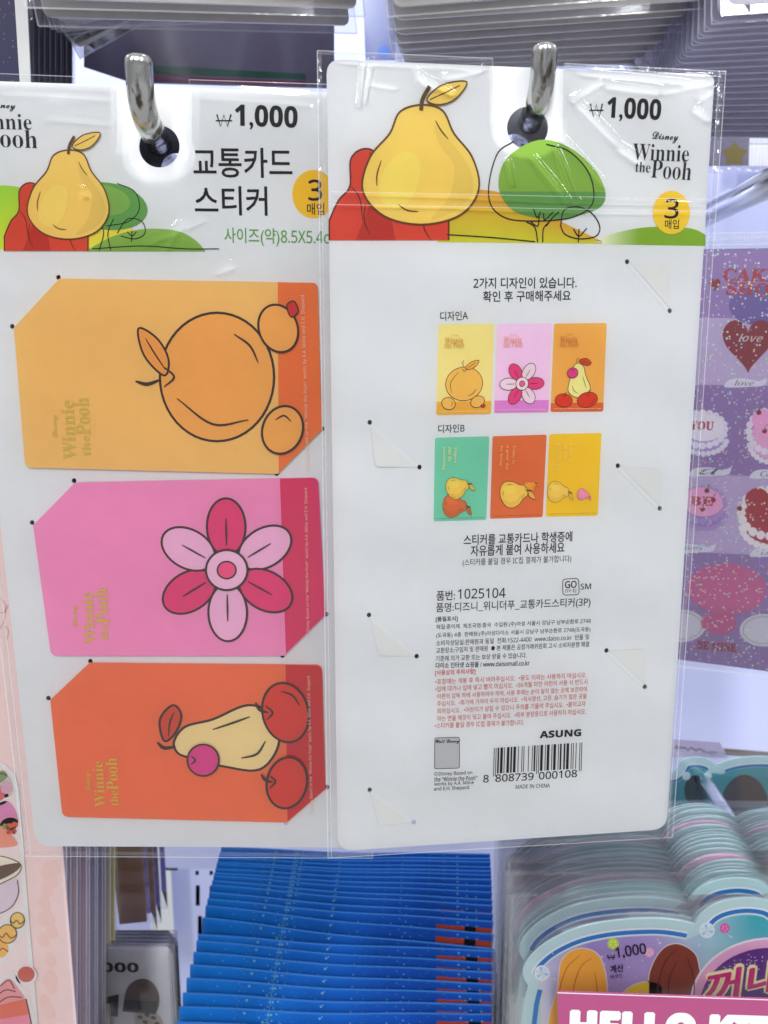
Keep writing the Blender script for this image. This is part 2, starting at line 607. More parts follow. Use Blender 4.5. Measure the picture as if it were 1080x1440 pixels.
def film_sheet(pl, quad, cut, ridges, off, fine_to, holes=()):
    """sleeve front: a fine grid in the picture of the pack, with creases; cut(px,py) drops cells"""
    (x0, y0), (x1, y1), (x2, y2), (x3, y3) = quad      # TL TR BR BL
    NX = 420
    ys = []
    t = 0.0
    H = (y3 - y0 + y2 - y1) / 2
    while t < 1.0:
        ys.append(t)
        t += (1.7 if y0 + t * H < fine_to else 22.0) / H
    ys.append(1.0)
    vs, ok = [], []
    for t in ys:
        for i in range(NX + 1):
            s = i / NX
            px = (x0 * (1 - s) + x1 * s) * (1 - t) + (x3 * (1 - s) + x2 * s) * t
            py = (y0 * (1 - s) + y1 * s) * (1 - t) + (y3 * (1 - s) + y2 * s) * t
            h = 0.0
            edge = min(s, 1 - s) * 25
            for (ax, ay, bx, by, hh, sg) in ridges:
                dx, dy = bx - ax, by - ay
                k = max(0, min(1, ((px - ax) * dx + (py - ay) * dy) / (dx * dx + dy * dy)))
                q = (px - ax - k * dx) ** 2 + (py - ay - k * dy) ** 2
                env = math.sin(math.pi * min(1, max(0, k))) ** .5 if 0 < k < 1 else 0
                h += hh * 0.001 * math.exp(-q / (2 * sg * sg)) * env
            h += 0.00012 * (math.sin(px * .021 + py * .013) + math.sin(py * .037 - px * .011))
            h = off + 0.00025 + max(-0.0002, h) * min(1, edge)
            vs.append(pl.pt(px, py, h)); ok.append((px, py))
    fs = []
    W = NX + 1
    for j in range(len(ys) - 1):
        for i in range(NX):
            a, c = j * W + i, (j + 1) * W + i + 1
            mx, my = (ok[a][0] + ok[c][0]) / 2, (ok[a][1] + ok[c][1]) / 2
            if cut and cut(mx, my): continue
            fs.append((a, (j + 1) * W + i, c, a + 1))
    return vs, fs


def dot(bb, pl, x, y, r, off, col=(0.05, 0.05, 0.06)):
    bb.poly(pl, ell(x, y, r, r * 1.05, 0, 14), col, off)


def won(bb, pl, x0, x1, y0, y1, col, off, w=2.3):
    P = lambda s, t: (x0 + (x1 - x0) * s, y0 + (y1 - y0) * t)
    bb.stroke(pl, [P(0, 0), P(.26, 1), P(.5, 0.05), P(.74, 1), P(1, 0)], w, col, off)
    bb.stroke(pl, [P(-.08, .52), P(1.08, .52)], w * .8, col, off)


def logo(bb, pl, dz, win, the, poo, col, off, mat=0, bold=-0.006):
    bb.text(pl, script('Disney'), *dz, col, off, 0.012, mat)
    bb.text(pl, serif('Winnie'), *win, col, off, bold, mat)
    if the: bb.text(pl, serif('the'), *the, col, off, bold, mat)
    bb.text(pl, serif('Pooh'), *poo, col, off, bold, mat)



# ---- right pack (its back), in front
PR = Plane(at(715, 640, 0.2085), (math.cos(math.radians(5.7)), math.sin(math.radians(5.7)), 0.005), (0.003, -0.003, 1))
rp = thing('sticker_pack', 'white sleeved pack hung back to front, showing a barcode and six small pictures',
           'sticker pack', PR.pt(742, 182), 'sticker packs hung on the two peg hooks')
outR = rnd_poly([(459, 83, 22), (1005, 106, 10), (938, 1166, 22), (475, 1197, 22)], 10)
holeR = ell(742, 180, 29, 30)[::-1]
slitR = [((882, 368), (940, 372), (942, 437)), ((869, 655), (930, 660), (928, 715)), ((853, 915), (909, 912), (907, 966)),
         ((520, 594), (528, 656), (590, 657)), ((519, 865), (533, 921), (586, 923)), ((520, 1111), (533, 1160), (582, 1156))]
b = MB()
def slit_loop(p0, pc, p1, w=1.5):
    pth = rnd_poly([p0 + (0,), pc + (7,), p1 + (0,)], 7)[1:-1]
    pth = [p for k, p in enumerate(pth) if k == 0 or math.dist(p, pth[k - 1]) > .4]
    pth = [lerp2(p0, pth[0], 5 / math.dist(p0, pth[0]))] + pth + [lerp2(p1, pth[-1], 5 / math.dist(p1, pth[-1]))]
    cx, cy = (p0[0] + p1[0]) / 2, (p0[1] + p1[1]) / 2
    inn = [lerp2(p, (cx, cy), w / math.dist(p, (cx, cy))) for p in pth]
    return pth + inn[::-1]


b.slab(PR, outR, WHITE, 0, 0.0005, [holeR] + [slit_loop(*t_) for t_ in slitR] + [ell(x, y, 3.2, 3.6, 0, 12)[::-1] for t_ in slitR for (x, y) in (t_[0], t_[2])])
card = b.build('backing_card', M_CARD, rp)

b = MB()
L1 = E1
top = cat([(615, 268), (660, 266), (705, 271), (745, 288), (790, 312), (846, 339)], 6)
bot = [(x, 340.5 + (x - 615) * .010) for x, y in top]
b.band(PR, top, bot, (.74, .36, .04), (.62, .60, .03), L1)
topg = cat([(838, 338), (868, 327), (905, 320), (945, 319), (975, 322), (992, 330)], 5)
botg = [(x, 343.5 + (x - 840) * .016) for x, y in topg]
ng = len(topg)
cg = [tuple(p * (1 - k) + q * k for p, q in zip(ink(226, 232, 190), (.24, .42, .03))) for k in [min(1, i / (ng * .35)) for i in range(ng)]]
b.band(PR, topg, botg, cg, cg, L1)
can = cat([(757, 197), (800, 207), (835, 237), (851, 270), (843, 292), (805, 305), (765, 308), (720, 295), (701, 262), (713, 222)], 5, True)
# the tree crown: lighter above, deeper green below the fold
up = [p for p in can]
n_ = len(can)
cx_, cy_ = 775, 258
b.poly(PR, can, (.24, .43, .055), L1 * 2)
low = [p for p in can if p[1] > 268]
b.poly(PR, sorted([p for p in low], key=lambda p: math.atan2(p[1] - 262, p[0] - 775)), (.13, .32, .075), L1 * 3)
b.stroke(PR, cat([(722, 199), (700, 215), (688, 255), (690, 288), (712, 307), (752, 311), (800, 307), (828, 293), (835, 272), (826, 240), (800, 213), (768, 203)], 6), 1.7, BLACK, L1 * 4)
for q in ([(740, 312), (752, 320), (756, 341)], [(772, 312), (764, 322), (763, 341)], [(750, 294), (755, 306), (760, 298)], [(764, 300), (766, 309), (778, 298)],
          [(745, 311), (756, 318), (758, 302)], [(768, 318), (777, 306), (786, 298)], [(628, 330), (690, 334), (752, 340)],
          [(788, 318), (793, 296), (812, 291), (832, 300), (843, 318), (838, 332), (815, 336), (795, 330), (788, 318)], [(813, 341), (814, 322)], [(806, 322), (814, 332), (825, 321)]):
    b.stroke(PR, cat(q, 6), 1.7, BLACK, L1 * 4)
# plain stand-in artwork: a yellow disc over a red mound


def pear(bb, pl, f, base, o):
    m = lambda L: [f(*p) for p in L]
    k = math.dist(f(0, 0), f(1, 0))
    body_ = m(cat([(592, 148), (622, 156), (638, 188), (664, 222), (673, 266), (648, 302), (594, 316), (540, 304), (510, 268), (520, 222), (548, 188), (562, 158)], 6, True))
    line = ink(92, 62, 26)
    bb.poly(pl, body_, base, o)
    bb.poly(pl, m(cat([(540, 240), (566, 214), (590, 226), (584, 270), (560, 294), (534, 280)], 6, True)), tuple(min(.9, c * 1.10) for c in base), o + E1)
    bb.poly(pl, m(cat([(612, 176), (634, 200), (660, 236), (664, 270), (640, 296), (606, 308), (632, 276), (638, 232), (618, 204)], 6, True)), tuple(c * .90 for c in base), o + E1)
    bb.stroke(pl, body_, 2.6 * k, line, o + E1 * 2, True)
    bb.stroke(pl, m(cat([(592, 156), (594, 140), (604, 122)], 5)), 6 * k, line, o + E1 * 3)
    lf = m(cat([(600, 140), (622, 120), (656, 116), (640, 140), (616, 148)], 6, True))
    bb.poly(pl, lf, tuple(c * .97 for c in base), o + E1 * 3.4); bb.stroke(pl, lf, 2.2 * k, line, o + E1 * 4, True)
    bb.stroke(pl, m([(604, 141), (628, 130), (646, 121)]), 1.6 * k, line, o + E1 * 4.4)
    for q in ([(560, 288), (572, 296), (588, 298)], [(536, 226), (530, 246), (530, 262)], [(612, 170), (620, 184), (630, 196)]):
        bb.stroke(pl, m(cat(q, 5)), 2 * k, line, o + E1 * 3, False, 0, True)


def cloth(bb, pl, f, o):
    m = lambda L: [f(*p) for p in L]
    k = math.dist(f(0, 0), f(1, 0))
    shp = m([(463, 338)] + cat([(463, 310), (476, 282), (492, 262), (494, 222), (520, 210), (560, 240), (600, 268), (628, 290), (631, 338)], 6))
    bb.poly(pl, shp, ink(200, 66, 46), o)
    bb.poly(pl, m(cat([(500, 338), (515, 300), (530, 262), (548, 300), (556, 338)], 6)), ink(176, 48, 36), o + E1 * .5)
    bb.stroke(pl, shp, 2.4 * k, ink(92, 40, 26), o + E1, False)
    for q in ([(520, 214), (528, 240), (545, 262)], [(494, 262), (506, 280), (510, 310)], [(514, 286), (512, 310), (520, 330)], [(600, 300), (596, 320), (606, 338)]):
        bb.stroke(pl, m(cat(q, 5)), 2 * k, ink(92, 40, 26), o + E1 * 1.2, False, 0, True)


idm = lambda x, y: (x, y)
cloth(b, PR, idm, L1 * 4)
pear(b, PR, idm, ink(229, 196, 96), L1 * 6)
b.build('header_picture', M_INK, card)

b = MB()
won(b, PR, 830, 847, 146, 164, BLACK, L1 * 2)
b.text(PR, sansb('1,000'), (853, 169.5), (928, 173), 33, BLACK, L1 * 2, 0.012)
b.build('price_text', M_INK, card)


DK = (0.02, 0.02, 0.021)
b = MB()
logo(b, PR, ((917, 200), (953, 202), 15), ((889, 225), (968, 228), 23.5), ((893, 242), (914, 243), 14.5), ((915, 250), (971, 254), 25), DK, L1 * 2, 0, -0.007)
b.build('logo_text', M_INK, card)
b = MB()
b.poly(PR, ell(944, 299, 26, 30.5), ink(233, 190, 50), L1 * 3)
b.text(PR, sans('3'), (934, 307), (953, 307.5), 27, BLACK, L1 * 4, 0.01)
b.text(PR, '매입', (934.5, 322), (954, 322), 13, BLACK, L1 * 4, 0.008)
b.build('count_badge', M_INK, card)


def block(name, rows, ox, oy, k, col, par=None, pl=None, label=None, dx=0):
    bb = MB()
    for (s, xa, xb, ya, yb, h, bold) in rows:
        bb.text(pl or PR, s, (ox + xa / k, oy + ya / k), (ox + xb / k, oy + yb / k), h / k, col, L1 * 2, bold)
    return bb.build(name, M_INK, par or card, label)


TXT = (0.018, 0.018, 0.02)
block('notice_text', [('2가지 디자인이 있습니다.', 290, 778, 155, 152, 52, .012), ('확인 후 구매해주세요', 335, 750, 218, 213, 51, .012),
                      ('디자인A', 133, 263, 308, 303, 43, .008)], 580, 360, 3.375, TXT)
block('notice_text', [('스티커를 교통카드나 학생증에', 243, 757, 630, 612, 49, .012),
                      ('자유롭게 붙여 사용하세요', 277, 720, 683, 665, 51, .012),
                      ('(스티커를 붙일 경우 IC칩 결제가 불가합니다)', 238, 753, 733, 714, 38, .0)], 580, 580, 3.375, TXT)
block('notice_text', [('디자인B', 123, 247, 98, 93, 39, .008)], 580, 580, 3.375, TXT)
block('product_text', [('품번:', 122, 215, 160, 156, 48, .01), ('1025104', 230, 470, 152, 145, 50, .006),
                       ('품명:디즈니_위니더푸_교통카드스티커(3P)', 120, 900, 227, 196, 54, .006),
                       ('GO', 772, 830, 97, 94, 34, .02), ('DY-EJ', 774, 828, 123, 120, 20, -.006), ('SM', 850, 903, 104, 102, 29, .01),
                       ('[품질표시]', 118, 228, 270, 266, 28, .02),
                       ('재질:종이제  제조국명:중국  수입원:(주)아성 서울시 강남구 남부순환로 2748', 120, 902, 310, 278, 28, .004),
                       ('(도곡동) 4층  판매원:(주)아성다이소 서울시 강남구 남부순환로 2748(도곡동)', 120, 900, 352, 320, 28, .004),
                       ('소비자상담실:판매원과 동일  전화:1522-4400  www.daiso.co.kr  반품 및', 120, 893, 390, 357, 28, .004),
                       ('교환장소:구입처 및 판매원  ● 본 제품은 공정거래위원회 고시 소비자분쟁 해결', 120, 893, 427, 394, 28, .004),
                       ('기준에 의거 교환 또는 보상 받을 수 있습니다.', 118, 577, 468, 450, 28, .004),
                       ('다이소 인터넷 쇼핑몰 / www.daisomall.co.kr', 118, 592, 503, 490, 28, .015)], 580, 800, 3.6, TXT)
b = MB()
b.stroke(PR, rnd_poly([(791, 814.5), (813.5, 813), (814.5, 836), (791.5, 837)], 5), 1.0, TXT, L1 * 2, True)
b.build('mark_frame', M_INK, card)
REDT = ink(190, 92, 78)
block('warning_text', [('[사용상의 주의사항]', 115, 318, 543, 535, 30, .02),
                       ('•포장재는 개봉 후 즉시 버려주십시오.  •용도 이외는 사용하지 마십시오.', 115, 880, 585, 550, 28, .006),
                       ('•입에 대거나 입에 넣고 빨지 마십시오.  •36개월 미만 어린이 사용 시 반드시', 115, 885, 622, 584, 28, .006),
                       ('어른의 감독 하에 사용하여야 하며, 사용 후에는 손이 닿지 않는 곳에 보관하여', 125, 882, 660, 622, 28, .006),
                       ('주십시오.  •화기에 가까이 두지 마십시오.  •직사광선, 고온, 습기가 많은 곳을', 125, 882, 697, 657, 28, .006),
                       ('피하십시오.  •어린이가 삼킬 수 있으니 주의를 기울여 주십시오.  •붙이고자', 125, 875, 734, 695, 28, .006),
                       ('하는 면을 깨끗이 닦고 붙여 주십시오.  •피부 분장용으로 사용하지 마십시오.', 125, 877, 772, 735, 28, .006),
                       ('•스티커를 붙일 경우 IC칩 결제가 불가합니다.', 112, 563, 807, 790, 28, .006)], 580, 800, 3.6, REDT)
block('maker_text', [(sansb('ASUNG'), 645, 852, 856, 845, 34, .03)], 580, 800, 3.6, TXT)
block('copyright_text', [('ⓒDisney Based on', 110, 302, 332, 324, 24, .008), ('the “Winnie the Pooh”', 110, 328, 357, 348, 23, .008),
                         ('works by A.A. Milne', 110, 310, 382, 373, 22, .008), ('and E.H. Shepard.', 108, 290, 408, 399, 24, .008),
                         ('MADE IN CHINA', 522, 695, 393, 386, 20, .004)], 580, 1000, 3.6, TXT)
b = MB()
b.poly(PR, rnd_poly([(611.4, 1037.5), (646, 1036.5), (646, 1080), (611, 1081)], 3), ink(176, 176, 178), L1)
b.stroke(PR, rnd_poly([(611.4, 1037.5), (646, 1036.5), (646, 1080), (611, 1081)], 3), .8, TXT, L1 * 2, True)
b.text(PR, script('Walt Disney'), (612, 1047), (645.5, 1046), 7, TXT, L1 * 2, .02)
b.build('licence_badge', M_INK, card)
# barcode 8 808739 000108
b = MB()
Lc = ["0001101", "0011001", "0010011", "0111101", "0100011", "0110001", "0101111", "0111011", "0110111", "0001011"]
Gc = ["".join('1' if c == '0' else '0' for c in s)[::-1] for s in Lc]
Rc = ["".join('1' if c == '0' else '0' for c in s) for s in Lc]
par_ = "LGLGGL"
code = "101" + "".join((Lc if p_ == 'L' else Gc)[int(d_)] for p_, d_ in zip(par_, "808739")) + "01010" + "".join(Rc[int(d_)] for d_ in "000108") + "101"
i = 0
while i < 95:
    if code[i] == '1':
        j = i
        while j < 95 and code[j] == '1': j += 1
        s0, s1 = i / 95, j / 95
        longbar = i < 3 or i > 91 or 45 <= i < 50
        def bx(s, lo):
            xt, yt = 580 + (412 + 448 * s) / 3.6, 1000 + (186 - 28 * s) / 3.6
            yb = 1000 + ((316 if not longbar else 330) - 27 * s) / 3.6
            xb = xt + (yb - yt) * -.03
            return (xb, yb) if lo else (xt, yt)
        g = 0.0012
        b.poly(PR, [bx(s0 + g, 0), bx(s1 - g, 0), bx(s1 - g, 1), bx(s0 + g, 1)], BLACK, L1 * 2)
        i = j
    else:
        i += 1
for s_, xa, xb_, ya, yb_ in (('8', 358, 385, 361, 360), ('808739', 420, 612, 358, 348), ('000108', 640, 832, 346, 333)):
    b.text(PR, s_, (580 + xa / 3.6, 1000 + ya / 3.6), (580 + xb_ / 3.6, 1000 + yb_ / 3.6), 10.4, BLACK, L1 * 2, .012)
b.build('barcode', M_INK, card)

# die cut corner tabs
for (p0, pc, p1) in slitR:
    b = MB()
    dx_, dy_ = (p0[0] + p1[0]) / 2 - pc[0], (p0[1] + p1[1]) / 2 - pc[1]
    def pull(p, k): return (p[0] + (pc[0] - p[0]) * k, p[1] + (pc[1] - p[1]) * k)
    tab = rnd_poly([pull(p0, .06) + (0,), pc + (6,), pull(p1, .06) + (0,)], 4)
    # the tab springs slightly out of the card along its fold
    L = [PR.loc(*q) for q in tab]
    fold = (Vector(PR.loc(*p0)), Vector(PR.loc(*p1)))
    dd = (fold[1] - fold[0]).normalized(); nn = Vector((-dd.y, dd.x))
    hts = [0.00006 + abs((Vector(q) - fold[0]).dot(nn)) * 0.05 for q in L]
    vs = [PR.w(q[0], q[1], h) for q, h in zip(L, hts)]
    tr = tessellate_polygon([[Vector((q[0], q[1], 0)) for q in L]])
    b.add(vs, list(tr), (.765, .76, .745))
    vs2 = [PR.w(q[0], q[1], 0.00004) for q in L]
    n = len(L)
    b.add(vs + vs2, [(i, (i + 1) % n, n + (i + 1) % n, n + i) for i in range(n)], (0.6, 0.6, 0.6))
    for k in range(2):
        A_, B_ = fold[0] + dd * .0007, fold[1] - dd * .0007
        b.add([PR.w(A_.x, A_.y, 0), PR.w(B_.x, B_.y, 0), PR.w(B_.x - nn.x * .0005, B_.y - nn.y * .0005, .00009), PR.w(A_.x - nn.x * .0005, A_.y - nn.y * .0005, .00009),
               PR.w(B_.x - nn.x * .001, B_.y - nn.y * .001, 0), PR.w(A_.x - nn.x * .001, A_.y - nn.y * .001, 0)], [(0, 1, 2, 3), (3, 2, 4, 5)], WHITE) if k else None
    b.build('corner_tab', M_CARD, card)


def q4(pts, ox, oy, k): return [(ox + x / k, oy + y / k) for x, y in pts]


ORG = ink(235, 160, 78)
ART1 = [(ell(306, 530, 80, 90, 0, 48), ORG, 3.4),
              (cat([(232, 528), (204, 500), (196, 462), (222, 476), (238, 505)], 6, True), ink(226, 150, 66), 3), ([(234, 520), (218, 496), (206, 476)], None, 2.4),
              ([(226, 534), (208, 540), (192, 536)], None, 5), ([(232, 516), (246, 530), (232, 544)], None, 3), ([(250, 560), (300, 596), (350, 590)], None, 3), ([(330, 470), (352, 486), (364, 510)], None, 3),
              (ell(392, 462, 27, 34, -20), ORG, 3.2), (cat([(404, 430), (414, 424), (420, 438), (410, 446)], 5, True), ink(196, 40, 40), 2),
              (ell(398, 604, 28, 34, 20), ORG, 3.2), ([(388, 590), (400, 584), (410, 592)], None, 2.6)]
ART2 = ([(ell(320 + 62 * math.cos(a), 800 + 60 * math.sin(a), 40, 27, math.degrees(a)), ink(214, 50, 110) if k_ % 2 == 0 else ink(236, 168, 198), 3) for k_, a in enumerate([2.6 + 1.0472 * j for j in range(6)])]
             + [([(320 + r_ * math.cos(a), 800 + r_ * math.sin(a)) for r_ in (34, 52, 72)], None, 2.4) for a in [2.6 + 1.0472 * j for j in range(6)]]
             + [(ell(320, 800, 29, 28), ink(238, 176, 202), 3), (ell(320, 800, 13, 12), ink(224, 74, 124), 2.2)])
ART3 = [(cat([(246, 1040), (262, 1020), (300, 1010), (350, 990), (386, 1006), (392, 1046), (366, 1080), (316, 1076), (268, 1064), (250, 1056)], 6, True), ink(238, 200, 140), 3.2),
              ([(248, 1048), (232, 1050), (222, 1042)], None, 5), (cat([(232, 1040), (226, 1010), (244, 990), (256, 1004), (248, 1028)], 6, True), ink(196, 64, 36), 3), ([(238, 1034), (240, 1014), (246, 1000)], None, 2.2),
              ([(300, 1024), (330, 1014), (352, 1006)], None, 3), ([(340, 1064), (362, 1058), (374, 1040)], None, 3),
              (ell(402, 1000, 32, 42, -14), ink(204, 52, 36), 3), ([(374, 990), (384, 1000), (376, 1010)], None, 3), ([(378, 1000), (366, 996), (360, 986)], None, 4), ([(396, 970), (412, 976), (422, 990)], None, 2.6),
              (ell(404, 1098, 28, 36, 12), ink(204, 52, 36), 3), ([(380, 1088), (388, 1096), (380, 1106)], None, 3), ([(384, 1097), (374, 1094), (368, 1086)], None, 4),
              (ell(287, 1066, 22, 22), ink(206, 56, 130), 2.4), ([(270, 1060), (276, 1066), (270, 1072)], None, 2.4)]


# six small pictures


def quv(q, s, t):
    return lerp2(lerp2(q[0], q[1], s), lerp2(q[3], q[2], s), t)


def picture(quad, base, strip, art, txt, label, tcol, vertical=False):
    bb = MB()
    bb.poly(PR, rnd_poly(quad, 3), base, L1)
    if strip:
        t0, c = strip
        bb.poly(PR, rnd_poly([quv(quad, 0, t0) + (0,), quv(quad, 1, t0) + (0,), quad[2], quad[3]], 3), c, L1 * 2)
    if callable(art):
        art(bb)
    else:
        lst, fm, tint = art
        for k, (pts, col, w) in enumerate(lst):
            P = [quv(quad, *fm(*p)) for p in pts]
            if col is None:
                bb.stroke(PR, cat(P, 4), .8, ink(84, 50, 30), L1 * 3 + E1 * .3 * k, False, 0, True); continue
            bb.poly(PR, P, tuple(min(.88, c * q) for c, q in zip(col, tint)), L1 * 3 + E1 * .3 * k)
            if w: bb.stroke(PR, P, .9, ink(84, 50, 30), L1 * 3 + E1 * (.3 * k + .15), True)
    for (s, p, q, h) in txt:
        bb.text(PR, s, quv(quad, *p), quv(quad, *q), h, tcol, L1 * 12, 0.0)
    cp = '© Disney Based on the “Winnie the Pooh” works by A.A. Milne and E.H. Shepard.'
    bb.text(PR, cp, quv(quad, .05, .972), quv(quad, .95, .972), 1.6, ink(245, 240, 225) if not vertical else TXT, L1 * 12)
    bb.build('picture', M_INK, card, label)


logoA = [(script('Disney'), (.24, .137), (.36, .137), 3.4), (serif('Winnie'), (.12, .205), (.45, .205), 7.5), (serif('the Pooh'), (.12, .258), (.47, .258), 7.5)]
qa = [q4([(123, 325), (388, 321), (372, 750), (113, 755)], 580, 360, 3.375), q4([(403, 322), (662, 320), (645, 742), (388, 745)], 580, 360, 3.375),
      q4([(672, 321), (922, 318), (905, 738), (655, 740)], 580, 360, 3.375)]
qb = [q4([(107, 120), (365, 113), (350, 510), (100, 517)], 580, 580, 3.375), q4([(380, 113), (637, 105), (618, 497), (368, 505)], 580, 580, 3.375),
      q4([(650, 103), (897, 97), (880, 490), (632, 495)], 580, 580, 3.375)]
YEL, CREAM = ink(228, 190, 84), ink(236, 214, 150)
picture(qa[0], ink(234, 210, 132), (.855, ink(220, 164, 60)), (ART1, lambda x, y: ((662 - y) / 268, (x - 22) / 430), (.98, 1.25, 1.2)), logoA, 'pale yellow card picture', ink(196, 150, 70))
picture(qa[1], ink(230, 190, 216), (.86, ink(206, 124, 190)), (ART2, lambda x, y: ((920 - y) / 245, (x - 50) / 400), (1, 1.5, 1.15)), logoA, 'pale pink card picture', ink(214, 150, 130))
picture(qa[2], ink(222, 164, 76), (.90, ink(206, 96, 48)), (ART3, lambda x, y: ((1150 - y) / 218, (x - 75) / 378), (1, 1.2, 1)), logoA, 'light orange card picture', ink(196, 132, 70))


def rot_txt(lines, c):
    return [(serif(s), (c[i], .115 + .0), (c[i] + .0, .115 + ln), 5.0) for i, (s, ln) in enumerate(lines)]


def mini(quad, items):
    def draw(bb):
        for k, (s, t, sc, an, c) in enumerate(items):
            c0 = quv(quad, s, t); ca, sa = math.cos(math.radians(an)), math.sin(math.radians(an))
            f = lambda x, y: (c0[0] + sc * ((x - 592) * ca - (y - 230) * sa), c0[1] + sc * ((x - 592) * sa + (y - 230) * ca))
            if c == 'cloth': cloth(bb, PR, lambda x, y: f(x + 45, y - 60), L1 * 3 + L1 * 1.0 * k)
            else: pear(bb, PR, f, c, L1 * 3 + L1 * 1.6 * k)
    return draw


picture(qb[0], ink(112, 190, 158), None, mini(qb[0], [(.40, .82, .20, 90, ink(206, 106, 62)), (.44, .60, .19, 70, YEL)]),
        rot_txt([('Tiggers', .19), ('can do', .17), ('everything', .27)], (.345, .245, .135)), 'sea green card picture', ink(226, 216, 160), True)
picture(qb[1], ink(208, 106, 58), None, mini(qb[1], [(.74, .62, .10, 60, ink(226, 150, 60)), (.44, .70, .23, 75, YEL)]),
        rot_txt([('Today is', .22), ('a good day', .30), ('for being', .24)], (.36, .245, .13)), 'rust orange card picture', ink(236, 176, 100), True)
picture(qb[2], ink(224, 184, 40), None, mini(qb[2], [(.22, .70, .18, 90, YEL), (.70, .74, .10, 100, ink(226, 140, 170))]),
        rot_txt([('Today is', .22), ('my new', .19), ('favorite day', .33)], (.36, .25, .14)), 'mustard yellow card picture', ink(238, 206, 110), True)

# sleeve of the right pack
RIDGE_R = [(800, 140, 850, 110, .7, 5), (805, 138, 870, 205, .7, 4.5), (868, 205, 905, 232, .6, 5), (850, 118, 930, 128, .6, 5), (930, 128, 1012, 112, .7, 4),
           (980, 140, 1012, 122, .7, 4), (975, 150, 1000, 170, .6, 5), (780, 205, 812, 290, .55, 3), (788, 190, 850, 262, .5, 3.5), (712, 220, 722, 260, .5, 3), (740, 210, 800, 285, .4, 4),
           (512, 78, 505, 150, .6, 3), (524, 80, 512, 145, .5, 3), (518, 116, 560, 122, .4, 3), (620, 108, 680, 96, .6, 4), (600, 112, 640, 135, .5, 5), (585, 105, 615, 125, .6, 6), (580, 92, 600, 122, .4, 4),
           (455, 120, 452, 280, .35, 4), (470, 272, 1000, 287, .13, 2.5), (470, 288, 1000, 300, .12, 2.5), (1008, 120, 1000, 300, .3, 3), (810, 100, 1010, 118, .4, 4), (470, 86, 690, 94, .3, 3)]
RIDGE_R = [(a0_, b0_, a1_, b1_, h_ * 1.05, s_ * .68) for (a0_, b0_, a1_, b1_, h_, s_) in RIDGE_R]
quadR = [(446, 74), (1017, 102), (943, 1174), (461, 1203)]
def cutR(x, y): return (691 < x < 792 and y < 176) or (x - 742) ** 2 / 50 ** 2 + (y - 176) ** 2 / 42 ** 2 < 1
vs, fs = film_sheet(PR, quadR, cutR, RIDGE_R, 0.0006, 345)
b = MB(); b.add(vs, fs, WHITE)
sl = b.build('plastic_sleeve', M_FILM, rp, None, True)
b = MB()
b.stroke(PR, [(449, 74), (456, 640), (464.5, 1203)], 6, WHITE, 0.0005)
b.stroke(PR, [(1012, 102), (1001, 300), (938.5, 1174)], 8, WHITE, 0.0005)
b.stroke(PR, [(461, 1201), (943, 1172)], 5, WHITE, 0.0005)
b.stroke(PR, [(446, 76), (691, 86)], 5, WHITE, 0.0009)
b.stroke(PR, [(792, 93), (1017, 104)], 5, WHITE, 0.0009)
b.build('side_seam', M_SEAM, sl)
b = MB()
for a_, c_, w_ in (((446, 74), (461, 1203), 1.3), ((453, 300), (466, 1203), .8), ((1017, 102), (943, 1174), 1.4), ((1008, 104), (936, 1174), .9), ((461, 1203), (943, 1174), 1.2), ((446, 74), (691, 85), 1.2),
                   ((792, 92), (1017, 103), 1.4), ((691, 85), (692, 176), 1.0), ((792, 92), (791, 176), 1.0), ((465, 271), (1000, 282), .9), ((465, 289), (1000, 299), .9)):
    b.stroke(PR, [lerp2(a_, c_, k / 12) for k in range(13)], w_, WHITE, 0.00125)
b.build('sleeve_fold', M_CRIMP, sl)

# ---- left pack (its front)
PL = Plane(at(240, 560, 0.2175), (1, 0.0, -0.016), (0, -0.030, 0.9995))
lp = thing('sticker_pack', 'white sleeved pack holding three big card stickers, amber, pink and red orange',
           'sticker pack', PL.pt(225, 207), 'sticker packs hung on the two peg hooks')
outL = rnd_poly([(-68, 112, 12), (492, 131, 12), (507, 1192, 18), (50, 1190, 20)], 10)
holeL = ell(224, 206, 28.5, 29.5)[::-1]
dotsL = [(82, 390), (17, 459), (453, 603), (389, 666), (104, 676), (45, 735), (459, 864), (397, 922), (127, 930), (68, 982), (460, 1107), (402, 1156)]
b = MB()
b.slab(PL, outL, WHITE, 0, 0.0005, [holeL] + [ell(x, y, 3.4, 3.6, 0, 12)[::-1] for x, y in dotsL])
cardL = b.build('backing_card', M_CARD, lp)

b = MB()
hl = cat([(-62, 268), (-20, 262), (20, 262), (60, 275), (100, 300), (150, 335), (180, 352)], 5)
b.band(PL, hl, [(x, 350 + (x + 60) * .012) for x, y in hl], ink(150, 196, 60), ink(196, 210, 50), L1)
yl_ = cat([(100, 352), (125, 330), (165, 316), (200, 330), (230, 353)], 5)
b.band(PL, yl_, [(x, 353.4) for x, y in yl_], ink(236, 200, 70), ink(214, 214, 60), L1 * 2)
gl_ = cat([(120, 353), (160, 332), (205, 322), (250, 325), (275, 338), (289, 353)], 5)
b.band(PL, gl_, [(x, 353.6) for x, y in gl_], (.27, .46, .08), (.20, .39, .05), L1 * 3)
cn = ell(150, 290, 58, 33, 8)
b.poly(PL, cn, (.13, .35, .08), L1 * 4)
b.poly(PL, ell(140, 281, 44, 22, 8), (.22, .43, .085), L1 * 4.5)
for q in ([(165, 258), (190, 270), (196, 295), (180, 312), (150, 318)], [(136, 312), (146, 326), (140, 352)], [(160, 308), (152, 328), (156, 352)], [(165, 328), (180, 308), (200, 312), (204, 328), (190, 336), (170, 332)],
          [(185, 340), (186, 325)], [(179, 326), (186, 332), (192, 326)], [(130, 350), (200, 346), (260, 350), (308, 350)]):
    b.stroke(PL, cat(q, 6), 1.3, BLACK, L1 * 5)
